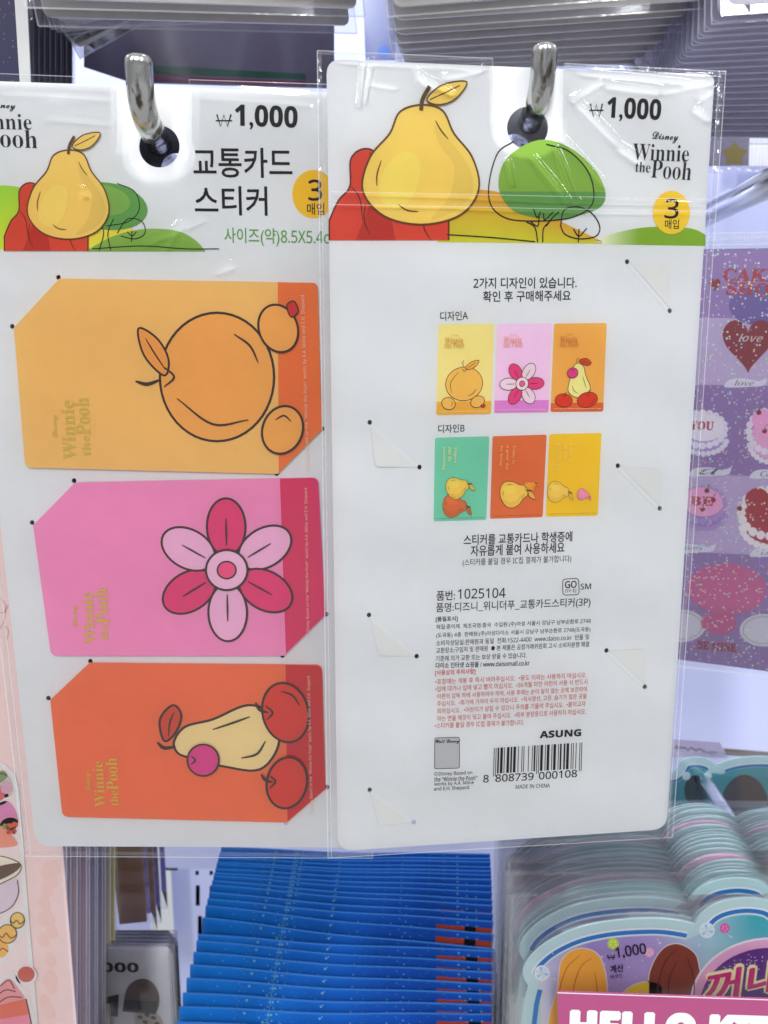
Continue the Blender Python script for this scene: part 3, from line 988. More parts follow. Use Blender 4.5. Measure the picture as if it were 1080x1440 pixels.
lmap = lambda x, y: (97 + (x - 592) * .70, 353 + (y - 338) * .745)
cloth(b, PL, lmap, L1 * 6)
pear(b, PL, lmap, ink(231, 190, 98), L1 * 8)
b.build('header_picture', M_INK, cardL)
b = MB()
won(b, PL, 305, 325, 161, 178, BLACK, L1 * 2)
b.text(PL, sansb('1,000'), (331, 181), (418, 184), 34, BLACK, L1 * 2, .012)
b.build('price_text', M_INK, cardL)
b = MB()
logo(b, PL, ((-18, 155), (22, 157), 13), ((-45, 181), (45, 183), 22), ((-48, 204), (-23, 204), 15), ((-21, 206), (53, 209), 25), DK, L1 * 2, 0, -0.007)
b.build('logo_text', M_INK, cardL)
b = MB()
b.text(PL, '교통카드', (273, 249), (411, 250), 41, BLACK, L1 * 2, .012)
b.text(PL, '스티커', (275, 302), (376, 303), 40, BLACK, L1 * 2, .012)
b.build('title_text', M_INK, cardL)
b = MB()
b.text(PL, '사이즈(약)8.5X5.4cm', (316, 345), (479, 348), 25, ink(92, 146, 70), L1 * 2, .006)
b.build('size_text', M_INK, cardL)
b = MB()
b.poly(PL, ell(441, 273, 30, 34), ink(240, 176, 32), L1)
b.text(PL, sans('3'), (434, 282), (453, 282), 29, BLACK, L1 * 2, .012)
b.text(PL, '매입', (432, 302), (456, 302), 16, BLACK, L1 * 2, .008)
b.build('count_badge', M_INK, cardL)

OUTL = (0.045, 0.02, 0.015)


def card_sticker(outline, base, strip_pts, strip_col, art, logo_px, cpr, label, goldmat):
    bb = MB()
    bb.slab(PL, outline, base, 0.0007, 0.0005)
    bb.poly(PL, strip_pts, strip_col, 0.0007 + L1)
    st = bb.build('card_sticker', M_STICKER, lp, label)
    ba = MB()
    for k, (pts, col, w) in enumerate(art):
        if col is None:
            ba.stroke(PL, cat(pts, 6), w, OUTL, 0.0007 + L1 * (2 + k), False, 0, True); continue
        ba.poly(PL, pts, col, 0.0007 + L1 * (2 + k))
        if w: ba.stroke(PL, pts, w, OUTL, 0.0007 + L1 * (2.5 + k), True)
    ba.build('sticker_picture', M_STICKER, st)
    bl_ = MB()
    dz, wn_, th_, po = logo_px
    for s, q, bo in ((script('Disney'), dz, .015), (serif('Winnie'), wn_, 0), (serif('the'), th_, 0), (serif('Pooh'), po, 0)):
        bl_.text(PL, s, q[0], q[1], q[2], WHITE, 0.0007 + L1 * 3, bo)
    bl_.build('foil_logo', M_GOLD, st)
    bc = MB()
    bc.text(PL, 'ⓒDisney Based on the “Winnie the Pooh” works by A.A. Milne and E.H. Shepard.', *cpr, ink(236, 200, 180), 0.0007 + L1 * 14, -.004)
    bc.build('copyright_text', M_INK, st)
    # paper corners of the backing card that hold the sticker
    return st


card_sticker(rnd_poly([(85, 392, 0), (447, 398, 8), (453, 604, 0), (391, 666, 0), (37, 657, 9), (21, 461, 0)], 0),
             ink(238, 178, 100), rnd_poly([(391, 397.2, 0), (447, 398.2, 8), (453, 603.6, 0), (392.4, 664, 0)], 0), ink(222, 110, 48),
             ART1,
             (((85, 614), (83, 583), 9), ((109, 646), (105, 563), 18), ((129, 640), (127, 612), 11), ((129.5, 611), (126, 559), 20)), ((437, 660), (430, 414), 6.5),
             'amber orange card sticker, topmost of the three', None)
card_sticker(rnd_poly([(107, 678, 0), (448, 671, 9), (458, 864, 0), (400, 921, 0), (73, 921, 9), (48, 738, 0)], 0),
             ink(226, 134, 178), rnd_poly([(394, 672.4, 0), (447.6, 671.2, 9), (457.6, 863.8, 0), (402.5, 917.5, 0)], 0), ink(206, 40, 92),
             ART2,
             (((113, 880), (111, 850), 9), ((136, 904), (132, 832), 15), ((154, 899), (152, 877), 10), ((155, 876), (152, 826), 17)), ((437, 892), (434, 684), 5.5),
             'pink card sticker, middle of the three', None)
card_sticker(rnd_poly([(127, 931, 0), (453, 934, 9), (458, 1108, 0), (404, 1155, 0), (89, 1147, 9), (72, 983, 0)], 0),
             ink(222, 104, 60), rnd_poly([(402, 933.6, 0), (452.6, 934.4, 9), (457.6, 1107.6, 0), (404.6, 1153, 0)], 0), ink(192, 34, 40),
             ART3,
             (((132, 1110), (130, 1085), 9), ((149.5, 1133), (146, 1069), 13), ((168, 1131), (167, 1110), 10), ((168.5, 1109), (166, 1064), 15)), ((442, 1142), (438, 947), 5.5),
             'red orange card sticker, lowest of the three', None)

RIDGE_L = [(60, 128, 160, 134, .45, 4), (0, 124, 100, 130, .4, 4), (160, 150, 168, 190, .4, 3), (275, 128, 440, 140, .4, 4), (60, 160, 160, 168, .25, 5), (200, 340, 290, 300, .35, 4), (230, 350, 262, 300, .35, 4),
           (300, 380, 330, 368, .4, 4), (118, 262, 122, 275, .6, 3), (440, 150, 450, 380, .25, 4)]
RIDGE_L = [(a0_, b0_, a1_, b1_, h_ * .8, s_ * .75) for (a0_, b0_, a1_, b1_, h_, s_) in RIDGE_L]
quadL = [(-82, 104), (505, 124), (524, 1201), (38, 1198)]
def cutL(x, y): return (162 < x < 269 and y < 205) or (x - 222) ** 2 / 52 ** 2 + (y - 205) ** 2 / 40 ** 2 < 1
vs, fs = film_sheet(PL, quadL, cutL, RIDGE_L, 0.0016, 400)
b = MB(); b.add(vs, fs, WHITE)
sl = b.build('plastic_sleeve', M_FILM, lp, None, True)
b = MB()
b.stroke(PL, [(-78, 104), (42, 1198)], 8, WHITE, 0.0012)
b.stroke(PL, [(501, 124), (520, 1201)], 8, WHITE, 0.0012)
b.stroke(PL, [(38, 1196), (524, 1199)], 5, WHITE, 0.0012)
b.build('side_seam', M_SEAM, sl)
b = MB()
for a_, c_, w_ in (((-82, 104), (38, 1198), 1.3), ((-72, 104), (47, 1198), .9), ((505, 124), (524, 1201), 1.3), ((38, 1198), (524, 1201), 1.2), ((-82, 104), (162, 114), 1.2), ((269, 116), (505, 124), 1.2), ((162, 114), (162, 190), 1.0), ((269, 116), (269, 190), .7)):
    b.stroke(PL, [lerp2(a_, c_, k / 12) for k in range(13)], w_, WHITE, 0.00215)
b.build('sleeve_fold', M_CRIMP, sl)

# ------------------------------------------------------------------ background packs
for (PLN, quad, hx, hy, c, lab) in ((PL, [(-40, 150), (470, 165), (488, 1170), (64, 1168)], 236, 226, (.06, .06, .08), 'dark stand-in pack added behind the left front pack to darken its holes'),
                                    (PR, [(480, 112), (985, 128), (920, 1140), (492, 1168)], 736, 196, (.30, .30, .34), 'grey stand-in pack added behind the right front pack to darken its holes')):
    r = thing('sticker_pack', lab, 'sticker pack', PLN.pt(hx, hy, -.008), 'sticker packs hung on the two peg hooks')
    bb = MB(); bb.slab(PLN, rnd_poly(quad, 12), c, -.008, .0006, [ell(hx, hy, 22, 22)[::-1]])  # cards added to darken the holes; the shade there is in their colour
    bb.build('backing_card', M_CARD, r)

random.seed(7)


def place(items, maker, name, catg, group, labelfn):
    """items: (top or bottom left point, right point) in space; maker builds the first one at the origin"""
    proto = None
    res = []
    for i, (A, B) in enumerate(items):
        d = B - A
        ry = -math.atan2(d.z, d.x); rz = math.atan2(d.y, math.hypot(d.x, d.z))
        if proto is None:
            proto = thing(name, labelfn(i), catg, (0, 0, 0), group)
            maker(proto)
            o = proto
            o.location = A; o.rotation_euler = (0, ry, rz)
        else:
            o = dup(proto, A, labelfn(i), (0, ry, rz))
        res.append(o)
    return res


ORG_PL = Plane((0, 0, 0), (1, 0, 0))
ORG_PL.n = Vector((0, -1, 0))


def rectl(a0, b0, a1, b1, r=0.002):
    return rnd_poly([(a0, b0), (a1, b0), (a1, b1), (a0, b1)], r, 4)


def filmbox(bb, pl, a0, b0, a1, b1, gap=0.0009, mat=0, seam=1, sw=0.0012):
    """a flat clear bag: front and back sheet meeting at its edges, with welded seams"""
    n = 12
    for sg in (1, -1):
        vs = []
        for j in range(n + 1):
            for i in range(n + 1):
                s, t = i / n, j / n
                h = gap * min(1, 6 * min(s, 1 - s, t, 1 - t)) + 0.00003
                vs.append(pl.w(a0 + (a1 - a0) * s, b0 + (b1 - b0) * t, sg * h))
        fs = [(j * (n + 1) + i, j * (n + 1) + i + 1, (j + 1) * (n + 1) + i + 1, (j + 1) * (n + 1) + i) for j in range(n) for i in range(n)]
        bb.add(vs, fs if sg > 0 else [f[::-1] for f in fs], WHITE, mat)
    for (p, q) in (((a0, b0), (a1, b0)), ((a0, b0), (a0, b1)), ((a1, b0), (a1, b1)), ((a0, b1), (a1, b1))):
        bb.lstroke(pl, [Vector(p), Vector(p).lerp(Vector(q), .5), Vector(q)], sw / 2, WHITE, 0.0002, False, seam)


# ---- blue packs: a row seen from above, only their top strips show
BW = 0.146


def make_blue(root):
    n, m = 24, 14
    vs, cs, fs = [], [], []
    H = 0.17
    for j in range(m + 1):
        t = (j / m) ** 2
        for i in range(n + 1):
            s = i / n
            vs.append(Vector((BW * s, -.0011 * math.sin(math.pi * s) * (1 - t) + .0004 * math.sin(s * 11), -H * t - .0005 * math.sin(math.pi * s) ** 2)))
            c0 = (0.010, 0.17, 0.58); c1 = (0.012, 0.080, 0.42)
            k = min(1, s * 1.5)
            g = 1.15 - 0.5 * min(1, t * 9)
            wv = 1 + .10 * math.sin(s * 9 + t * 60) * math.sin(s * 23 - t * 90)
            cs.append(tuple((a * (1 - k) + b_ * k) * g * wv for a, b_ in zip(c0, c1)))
    for j in range(m):
        for i in range(n):
            fs.append((j * (n + 1) + i, (j + 1) * (n + 1) + i, (j + 1) * (n + 1) + i + 1, j * (n + 1) + i + 1))
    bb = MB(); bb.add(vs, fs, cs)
    back = [v + Vector((0, .0011, 0)) for v in vs]
    bb.add(back, [f[::-1] for f in fs], (0.02, 0.06, 0.22))
    e0 = list(range(n + 1))
    bb.add([vs[i] for i in e0] + [back[i] for i in e0], [(i, i + 1, n + 2 + i, n + 1 + i) for i in range(n)], (0.02, 0.11, 0.32))
    body = bb.build('card_sleeve', M_BLUE, root)
    sp = MB()
    rs = random.Random(3)
    for k in range(330):
        a = rs.random() * BW; q = -rs.random() ** 1.2 * 0.03 - .0004
        r = 0.00013 + rs.random() ** 4 * 0.00055
        d = rs.random()
        if abs(a - .040) < .012: r *= 1.25
        sp.loops(ORG_PL, [[(a + r * math.cos(x), q + r * math.sin(x)) for x in (0, 1.05, 2.1, 3.14, 4.19, 5.24)]], (0.06 + .2 * d, 0.25 + .25 * d, 0.55), 0.00045)
    for k in range(7):
        a, q = .0405 + rs.uniform(-.0005, .0005), -.0015 - k * .0042
        L = [(a + (.0019 if i % 2 == 0 else .0004) * math.cos(i * math.pi / 4) * (1 if i % 4 else 1), q + (.0024 if i % 2 == 0 else .0004) * math.sin(i * math.pi / 4)) for i in range(8)]
        sp.loops(ORG_PL, [L], (0.12, 0.38, 0.62), 0.0005)
    for p in sp.v: p.y += -.0011 * math.sin(math.pi * max(0, min(1, p.x / BW))) + .0004 * math.sin(p.x / BW * 11)
    sp.build('star_speckles', M_GLOSS, root)
    rd = MB()
    rd.lslab(ORG_PL, [rectl(.117, -.0105, .1455, -.0036, .0006)], (0.46, 0.06, 0.03), 0.0009, 0.0004)
    rd.lslab(ORG_PL, [rectl(.1315, -.0103, .1372, -.0033, .0003)], (0.012, 0.010, 0.012), 0.0010, 0.0002)
    rd.build('red_label', M_GLOSS, root)


VL = [533, 490, 447, 405, 365, 325, 308, 250, 212, 188, 168, 150, 135, 121, 108, 96, 85, 74, 63, 52, 41, 30]
VR = [560, 528, 492, 462, 428, 392, 358, 345, 304, 266, 240, 215, 190, 168, 150, 133, 117, 102, 88, 74, 60, 47]
items = []
for vl, vr in zip([585] + VL, [606] + VR):
    yl = 1180 + (vl + random.uniform(-4, 4)) / 2.25; yr = 1180 + (vr + random.uniform(-5, 5)) / 2.25
    xl = 252 + (1416 - yl) * .262; xr = 704 - (1430 - yr) * .065
    dep = 0.347 + (1416 - yl) / 215 * .062
    A = at(xl, yl, dep)
    # the right end at full pack width
    dB = dep
    for _ in range(30):
        Bp = at(xr, yr, dB)
        err = BW - (Bp.x - A.x)
        dB += err * 0.3
    items.append((A, at(xr, yr, dB)))
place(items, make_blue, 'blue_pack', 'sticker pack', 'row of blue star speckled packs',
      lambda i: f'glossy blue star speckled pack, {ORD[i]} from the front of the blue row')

# ---- scalloped aqua packs, lower right
PA0 = Plane(at(1040, 1262, 0.285), (1, 0, 0))
aq = [(700 + x / 2.842, 1200 + y / 2.842) for x, y in
      [(60, 1240), (72, 900), (92, 700), (104, 600), (122, 532)]]
lobe1 = cat([(122, 532), (102, 492), (106, 452), (140, 404), (205, 352), (300, 306), (400, 280), (510, 266), (640, 262), (740, 274), (788, 286)], 4)
lobe2 = cat([(788, 286), (808, 252), (850, 214), (915, 188), (1000, 178), (1080, 190), (1130, 222), (1150, 250)], 4)
lobe3 = cat([(1150, 250), (1230, 212), (1400, 190), (1580, 220), (1720, 300), (1800, 420), (1760, 500)], 4)
outA = [(60, 1240), (72, 900), (92, 700), (104, 600)] + lobe1 + lobe2[1:] + lobe3[1:] + [(1790, 700), (1820, 1240)]
outA = [(700 + x / 2.842, 1200 + y / 2.842) for x, y in outA]


def inset(pts, d):
    """shift an open outline to its right-hand (inner) side by d pixels"""
    n = len(pts); out = []
    for i in range(n):
        a = Vector(pts[max(i - 1, 0)]); c = Vector(pts[min(i + 1, n - 1)])
        t = (c - a).normalized()
        out.append((pts[i][0] - t.y * d, pts[i][1] + t.x * d))
    return out


def make_aqua(root, pl, border, full, stripe=None):
    bb = MB()
    L = [pl.loc(*p) for p in outA]
    hole = [pl.loc(*p) for p in ell(1050, 1325, 15, 19)][::-1]
    bb.lslab(pl, [L], border, 0, 0.0008)
    body = bb.build('die_cut_card', M_GLOSS, root)
    pr = MB()
    l1 = [(700 + x / 2.842, 1200 + y / 2.842) for x, y in [(92, 700), (104, 600)] + lobe1[:]]
    l2 = [(700 + x / 2.842, 1200 + y / 2.842) for x, y in lobe2]
    l3 = [(700 + x / 2.842, 1200 + y / 2.842) for x, y in lobe3]
    blue = stripe or (0.02, 0.20, 0.52)
    for l in (lobe1, lobe2, lobe3):
        q = [(700 + x / 2.842, 1200 + y / 2.842) for x, y in l]
        q = q[2:-2] if l is not lobe1 else q[5:-2]
        pr.stroke(pl, inset(q, 14.5), 4.2, (0.80, 0.82, 0.85), E1)
        pr.stroke(pl, inset(q, 18.0), 6.0, blue, E1 * 2)
        pr.stroke(pl, inset(q, 21.6), 2.0, (0.80, 0.82, 0.85), E1 * 1.5)
    q = [(700 + x / 2.842, 1200 + y / 2.842) for x, y in [(60, 1240), (72, 900), (92, 700), (104, 600), (118, 545)]]
    pr.stroke(pl, [(p[0] + 18, p[1]) for p in q], 6, blue, E1)
    pr.build('border_stripe', M_GLOSS, root)
    pc_ = MB()
    # inner picture: blended violet, green and teal
    inner = inset([(700 + x / 2.842, 1200 + y / 2.842) for x, y in lobe1[5:-2]], 24)
    inn2 = inset([(700 + x / 2.842, 1200 + y / 2.842) for x, y in lobe2[2:-2]], 24)
    inn3 = inset([(700 + x / 2.842, 1200 + y / 2.842) for x, y in lobe3[2:-6]], 24)
    topc = inner + inn2 + inn3
    cols = []
    for (x, y) in topc:
        keys = [(735, ink(196, 206, 130, 200)), (770, ink(168, 168, 190, 200)), (830, ink(134, 118, 172, 200)), (920, ink(150, 134, 180, 200)), (985, ink(150, 176, 186, 200)), (1060, ink(54, 150, 160, 200)), (1400, ink(70, 150, 170, 200))]
        for (xa, ca), (xb, cb) in zip(keys, keys[1:]):
            if x <= xb or xb == 1400:
                k = max(0, min(1, (x - xa) / (xb - xa))); cols.append(tuple(u * (1 - k) + v * k for u, v in zip(ca, cb))); break
    botc = [(x, 1560) for x, y in topc]
    cb2 = [tuple(u * .6 + v * .4 for u, v in zip(c, (0.75, 0.74, 0.82))) for c in cols]
    pc_.band(pl, topc, botc, cols, cb2, E1 * .8, 6)
    pc_.build('printed_scene', M_GLOSS, root)
    if full:
        for (x, y, r) in ((762, 1368, 11), (994, 1308, 11), ):
            g = MB()
            g.poly(pl, ell(x, y, r, r), (0.74, 0.80, 0.85), E1 * 3)
            for k in range(6):
                a = k * 1.05
                g.poly(pl, [(x, y), (x + r * .8 * math.cos(a), y + r * .8 * math.sin(a)), (x + r * .8 * math.cos(a + .6), y + r * .8 * math.sin(a + .6))], [(0.35, 0.58, 0.72), (0.62, 0.74, 0.82)][k % 2], E1 * (4 + .1 * k))
            g.build('gem_print', M_GLOSS, root)
        for (x, y, r, c) in ((862, 1327, 8, ink(176, 206, 70)), (913, 1339, 7, ink(224, 160, 196)), (1019, 1305, 7, ink(206, 90, 150))):
            g = MB()
            g.poly(pl, ell(x, y, r, r), c, E1 * 3)
            for k in range(5):
                a = k * 1.26 + .3
                g.poly(pl, ell(x + r * .5 * math.cos(a), y + r * .5 * math.sin(a), r * .2, r * .2, 0, 8), tuple(min(.85, v * 1.6 + .12) for v in c), E1 * (4 + .1 * k))
            g.build('gem_print', M_GLOSS, root)
        st = MB()
        rs = random.Random(12)
        for k in range(70):
            x = rs.uniform(775, 1075); y = rs.uniform(1318, 1400) - (0 if x < 990 else rs.uniform(0, 40))
            r = .7 + 2.6 * rs.random() ** 4
            st.poly(pl, [(x + (r if i % 2 == 0 else r * .28) * math.cos(i * math.pi / 4), y + (r if i % 2 == 0 else r * .28) * math.sin(i * math.pi / 4)) for i in range(8)], (0.8, 0.8, 0.82), E1 * 5)
        st.build('sparkle_print', M_GLOSS, root)
        t = MB()
        won(t, pl, 854, 864, 1342, 1349, BLACK, E1 * 8, 1.6)
        t.text(pl, sansbi('1,000'), (867, 1348.5), (909, 1342), 17, (0.02, 0.012, 0.04), E1 * 8, .02)
        t.text(pl, '계산', (858.5, 1367.5), (877, 1365), 10.5, (0.03, 0.02, 0.08), E1 * 8, .03)
        t.text(pl, '바코드', (858.5, 1376.5), (876, 1374), 6.5, (0.03, 0.02, 0.08), E1 * 8, .01)
        t.build('price_text', M_GLOSS, root)
        a = MB()
        # plain stand-ins: a golden oval, a yellow one and a brown round shape
        for pts, c, w in ((cat([(771, 1470), (772, 1432), (784, 1390), (790, 1350), (812, 1334), (838, 1340), (850, 1366), (854, 1410), (850, 1470)], 6), ink(222, 164, 64), 1.2),
                          (ell(902, 1398, 30, 16, -18), ink(222, 192, 50), 1.0),
                          (cat([(905, 1450), (912, 1400), (914, 1366), (930, 1336), (952, 1327), (976, 1340), (984, 1366), (992, 1400), (986, 1450)], 6), ink(126, 62, 44), 1.2)):
            a.poly(pl, pts, c, E1 * 6); a.stroke(pl, pts, 3.2, (0.72, 0.68, 0.70), E1 * 5.6)
        for q in ([(790, 1440), (786, 1400), (796, 1362), (816, 1342)], [(812, 1430), (806, 1394), (816, 1360), (832, 1346)], [(836, 1440), (840, 1400), (836, 1366)]):
            a.stroke(pl, cat(q, 6), 1.3, ink(176, 112, 40), E1 * 7, False, 0, True)
        for q in ([(920, 1420), (926, 1380), (936, 1350), (952, 1334)], [(944, 1420), (940, 1380), (952, 1350)], [(972, 1420), (976, 1380), (966, 1346)]):
            a.stroke(pl, cat(q, 6), 1.3, ink(82, 36, 26), E1 * 7, False, 0, True)
        a.build('plain_shapes', M_GLOSS, root)
        d = MB()
        d.poly(pl, ell(1082, 1412, 110, 92, 0, 50), ink(210, 160, 190), E1 * 6.4)
        d.stroke(pl, ell(1082, 1412, 111, 93, 0, 50), 3, (0.8, 0.8, 0.82), E1 * 6.6, True)
        d.poly(pl, ell(1082, 1416, 99, 84, 0, 50), ink(92, 50, 124), E1 * 7)
        rs = random.Random(5)
        for k in range(90):
            r0 = rs.random(); x = 1000 + 80 * r0 + rs.gauss(0, 10); y = 1392 - 60 * r0 + rs.gauss(0, 9)
            if (x - 1082) ** 2 / 99 ** 2 + (y - 1416) ** 2 / 84 ** 2 < .9:
                d.poly(pl, ell(x, y, .9, .9, 0, 6), (0.7, 0.6, 0.8), E1 * 7.4)
        d.text(pl, '꺼내', (990, 1412), (1095, 1392), 44, ink(236, 230, 170), E1 * 8, .085, 0, .25)
        d.text(pl, '꺼내', (990, 1412), (1095, 1392), 42, ink(190, 40, 120), E1 * 9, .03, 0, .25)
        d.build('title_print', M_GLOSS, root)
    f = MB()
    a0, b0 = pl.loc(709, 1600); a1, b1 = pl.loc(1290, 1258)
    filmbox(f, pl, a0, b0 - .02, a1, b1, .0011)
    f.build('plastic_sleeve', [M_FILM3, M_SEAM], root)


AQ = (.50, .67, .68)
front = thing('die_cut_pack', 'scalloped aqua bordered pack at the very front of its stack, with price and pink title', 'sticker pack', PA0.o, 'scalloped aqua packs')
make_aqua(front, PA0, AQ, True)
plain = thing('die_cut_pack', 'x', 'sticker pack', PA0.o, 'scalloped aqua packs')
make_aqua(plain, PA0, AQ, False)
pinkp = thing('die_cut_pack', 'x', 'sticker pack', PA0.o, 'scalloped aqua packs')
make_aqua(pinkp, PA0, ink(226, 168, 190, 200), False, (0.42, 0.02, 0.12))
Pf = at(1040, 1262, 0.285); Pb = at(975, 1127, 0.332)
ts = [.17, .225, .255, .285, .315, .345, .405] + [.437 + k * .0425 for k in range(14)]
pink_at = {6, 15}
done = set()
for i, t in enumerate(ts):
    P = Pf.lerp(Pb, t) + Vector((random.uniform(-1, 1) * .0012, 0, random.uniform(-1, 1) * .0008))
    lab = f'scalloped {"pink" if i in pink_at else "aqua"} bordered pack, {ORD[i + 1]} from the front of its stack'
    src = pinkp if i in pink_at else plain
    rot = (0, random.uniform(-.012, .012), random.uniform(-.02, .02))
    if src.name in done:
        dup(src, P, lab, rot)
    else:
        src.location = P; src.rotation_euler = rot; src['label'] = lab; done.add(src.name)
# the last one, standing apart with its peg
Pz = at(981, 1066, 0.40)
PAb = Plane(Pz, (1, 0, 0))
lastp = thing('die_cut_pack', 'scalloped aqua bordered pack at the back, with a peg through its painted black hole', 'sticker pack', Pz, 'scalloped aqua packs')
bb = MB()
s_l = cat([(930, 1078), (944, 1086), (952, 1082), (962, 1068), (981, 1065), (998, 1069), (1006, 1076)], 5)
s_r = cat([(1006, 1076), (1030, 1068), (1060, 1064), (1090, 1066), (1130, 1080), (1150, 1100)], 5)
bb.slab(PAb, [(900, 1240), (905, 1100)] + s_l + s_r[1:] + [(1160, 1240)], AQ, 0, .0008)
bb.build('die_cut_card', M_GLOSS, lastp)
bb = MB()
for l in (s_l, s_r):
    bb.stroke(PAb, inset(l[2:-1], 10), 2.2, (.78, .8, .82), E1)
    bb.stroke(PAb, inset(l[2:-1], 12.5), 4.0, (0.02, 0.17, 0.42), E1 * 2)
bb.build('border_stripe', M_GLOSS, lastp)
bb = MB()
bb.poly(PAb, [(905, 1240)] + [(905, 1100)] + inset(s_l, 15) + inset(s_r, 15)[1:] + [(1140, 1240)], ink(50, 128, 136, 200), E1 * .8)
bb.poly(PAb, ell(978, 1112, 16, 22), (0.01, 0.01, 0.012), E1 * 3)  # peg hole's darkness painted as a near-black ellipse on the uncut card
for x in (965, 995): bb.poly(PAb, ell(x, 1091, 6, 6), (.6, .72, .76), E1 * 4)
bb.poly(PAb, cat([(1014, 1125), (1020, 1108), (1036, 1092), (1052, 1090), (1070, 1102), (1080, 1125), (1078, 1150), (1016, 1150)], 5), ink(58, 34, 32, 200), E1 * 3)
bb.build('printed_scene', M_GLOSS, lastp)
f = MB()
a0, b0 = PAb.loc(905, 1240); a1, b1 = PAb.loc(1160, 1058)
filmbox(f, PAb, a0, b0, a1, b1, .001)
f.build('plastic_sleeve', [M_FILM2, M_SEAM], lastp)
# peg of the aqua packs
root = thing('peg_hook', 'plain chrome peg hook carrying the scalloped aqua packs', 'peg hook', at(983, 1098, .46), 'chrome peg hooks')
bb = MB()
tube(bb, [at(978, 1100, .50), at(983, 1092, .41), at(1000, 1112, .385), at(1020, 1144, .36), at(1040, 1180, .345)], .0036, 14)
bb.build('rod', M_STEEL, root, None, True)

# pink sign in front of the aqua packs
PS = Plane(at(930, 1410, .262), (1, -.05, -.0), (0, 0, 1))
root = thing('header_pack', 'pink topped pack with big white rounded capital letters at the lower right', 'sticker pack', PS.o)
bb = MB()
bb.slab(PS, [(784, 1395), (1200, 1409), (1200, 1560), (790, 1560)], (.40, .062, .19), 0, .0006)
bb.stroke(PS, [(784, 1396), (990, 1403), (1200, 1410)], 1.4, (.8, .74, .78), .00003)
bb.build('header_card', M_GLOSS, root)
bb = MB()
bb.text(PS, sansb('HELLO KITTY'), (803, 1466), (1152, 1478), 44, (.8, .79, .79), E1 * 2, .05)
bb.build('header_text', M_GLOSS, root)

# ---- cake sticker sheet, right
cy, sy = math.cos(math.radians(17)), math.sin(math.radians(17))
PC = Plane(at(1010, 640, .335), (cy, -sy, 0))
root = thing('sticker_sheet', 'purple holographic sheet of cakes and hearts in a ribbed clear sleeve', 'sticker sheet', PC.o)
bb = MB()
bb.slab(PC, [(890, 352), (1260, 346), (1260, 968), (890, 919)], ink(136, 110, 160, 206), 0, .0006)
bb.poly(PC, [(890, 445), (1260, 452), (1260, 545), (890, 540)], ink(176, 160, 190, 206), E1)
bb.poly(PC, [(890, 540), (1260, 545), (1260, 668), (890, 664)], ink(136, 108, 158, 206), E1)
bb.poly(PC, [(890, 664), (1260, 676), (1260, 790), (890, 772)], ink(174, 156, 190, 206), E1)
bb.poly(PC, ell(1070, 430, 45, 28), ink(96, 78, 138, 200), E1 * 1.5)
for x in range(900, 1260, 24):
    bb.stroke(PC, [(x, 772), (x, 850), (x, 916 + (x - 890) * .132)], .8, ink(150, 126, 176, 200), E1 * 1.6)
for y in range(800, 950, 26):
    bb.stroke(PC, [(890, y - 8), (1080, y + 6), (1260, y + 20)], .8, ink(150, 126, 176, 200), E1 * 1.7)
sheet = bb.build('printed_sheet', M_GLITTER, root)
DR = ink(120, 22, 36, 200)


def heart(cx, cy_, w, h):
    out = []
    for k in range(40):
        t = 2 * math.pi * k / 40
        x = 16 * math.sin(t) ** 3; y = 13 * math.cos(t) - 5 * math.cos(2 * t) - 2 * math.cos(3 * t) - math.cos(4 * t)
        out.append((cx + x / 16 * w, cy_ - (y + 2.5) / 14.5 * h))
    return out


bb = MB()
bb.poly(PC, heart(1052, 488, 36, 38), DR, E1 * 3)
bb.poly(PC, heart(1005, 401, 8, 9), DR, E1 * 3)
bb.text(PC, sansb('love'), (1038, 480), (1070, 481), 11, (.7, .6, .62), E1 * 4, -.02, 0, .35)
bb.build('heart_print', M_GLITTER, sheet)
bb = MB()
bb.text(PC, serif('CAKE'), (1016, 395), (1096, 396), 17, ink(150, 36, 50, 200), E1 * 3, .02)
bb.text(PC, serif('SHOP'), (1021, 414), (1100, 417), 17, ink(150, 36, 50, 200), E1 * 3, .02)
bb.text(PC, serif('BE MINE'), (980, 912), (1035, 917), 11, ink(140, 26, 44, 200), E1 * 3, .02)
bb.build('word_print', M_GLITTER, sheet)
for (x, y, s) in ((1046, 538, 'love'), (996, 663, 'a'), (1082, 666, 'Cake'), (974, 771, 'Berry'), (1082, 776, 'Love')):
    bb = MB()
    bb.poly(PC, cat([(x - 28, y + 6), (x - 20, y - 4), (x, y - 6), (x + 20, y - 2), (x + 32, y - 6), (x + 28, y + 4), (x + 8, y + 6), (x - 12, y + 7)], 4, True), ink(198, 196, 206, 200), E1 * 3)
    bb.text(PC, mathcase(s, 0x1D434, 0x1D44E), (x - 13, y + 4), (x + 14, y + 4.5), 8, (.08, .07, .1), E1 * 4)
    bb.build('ribbon_print', M_GLITTER, sheet)


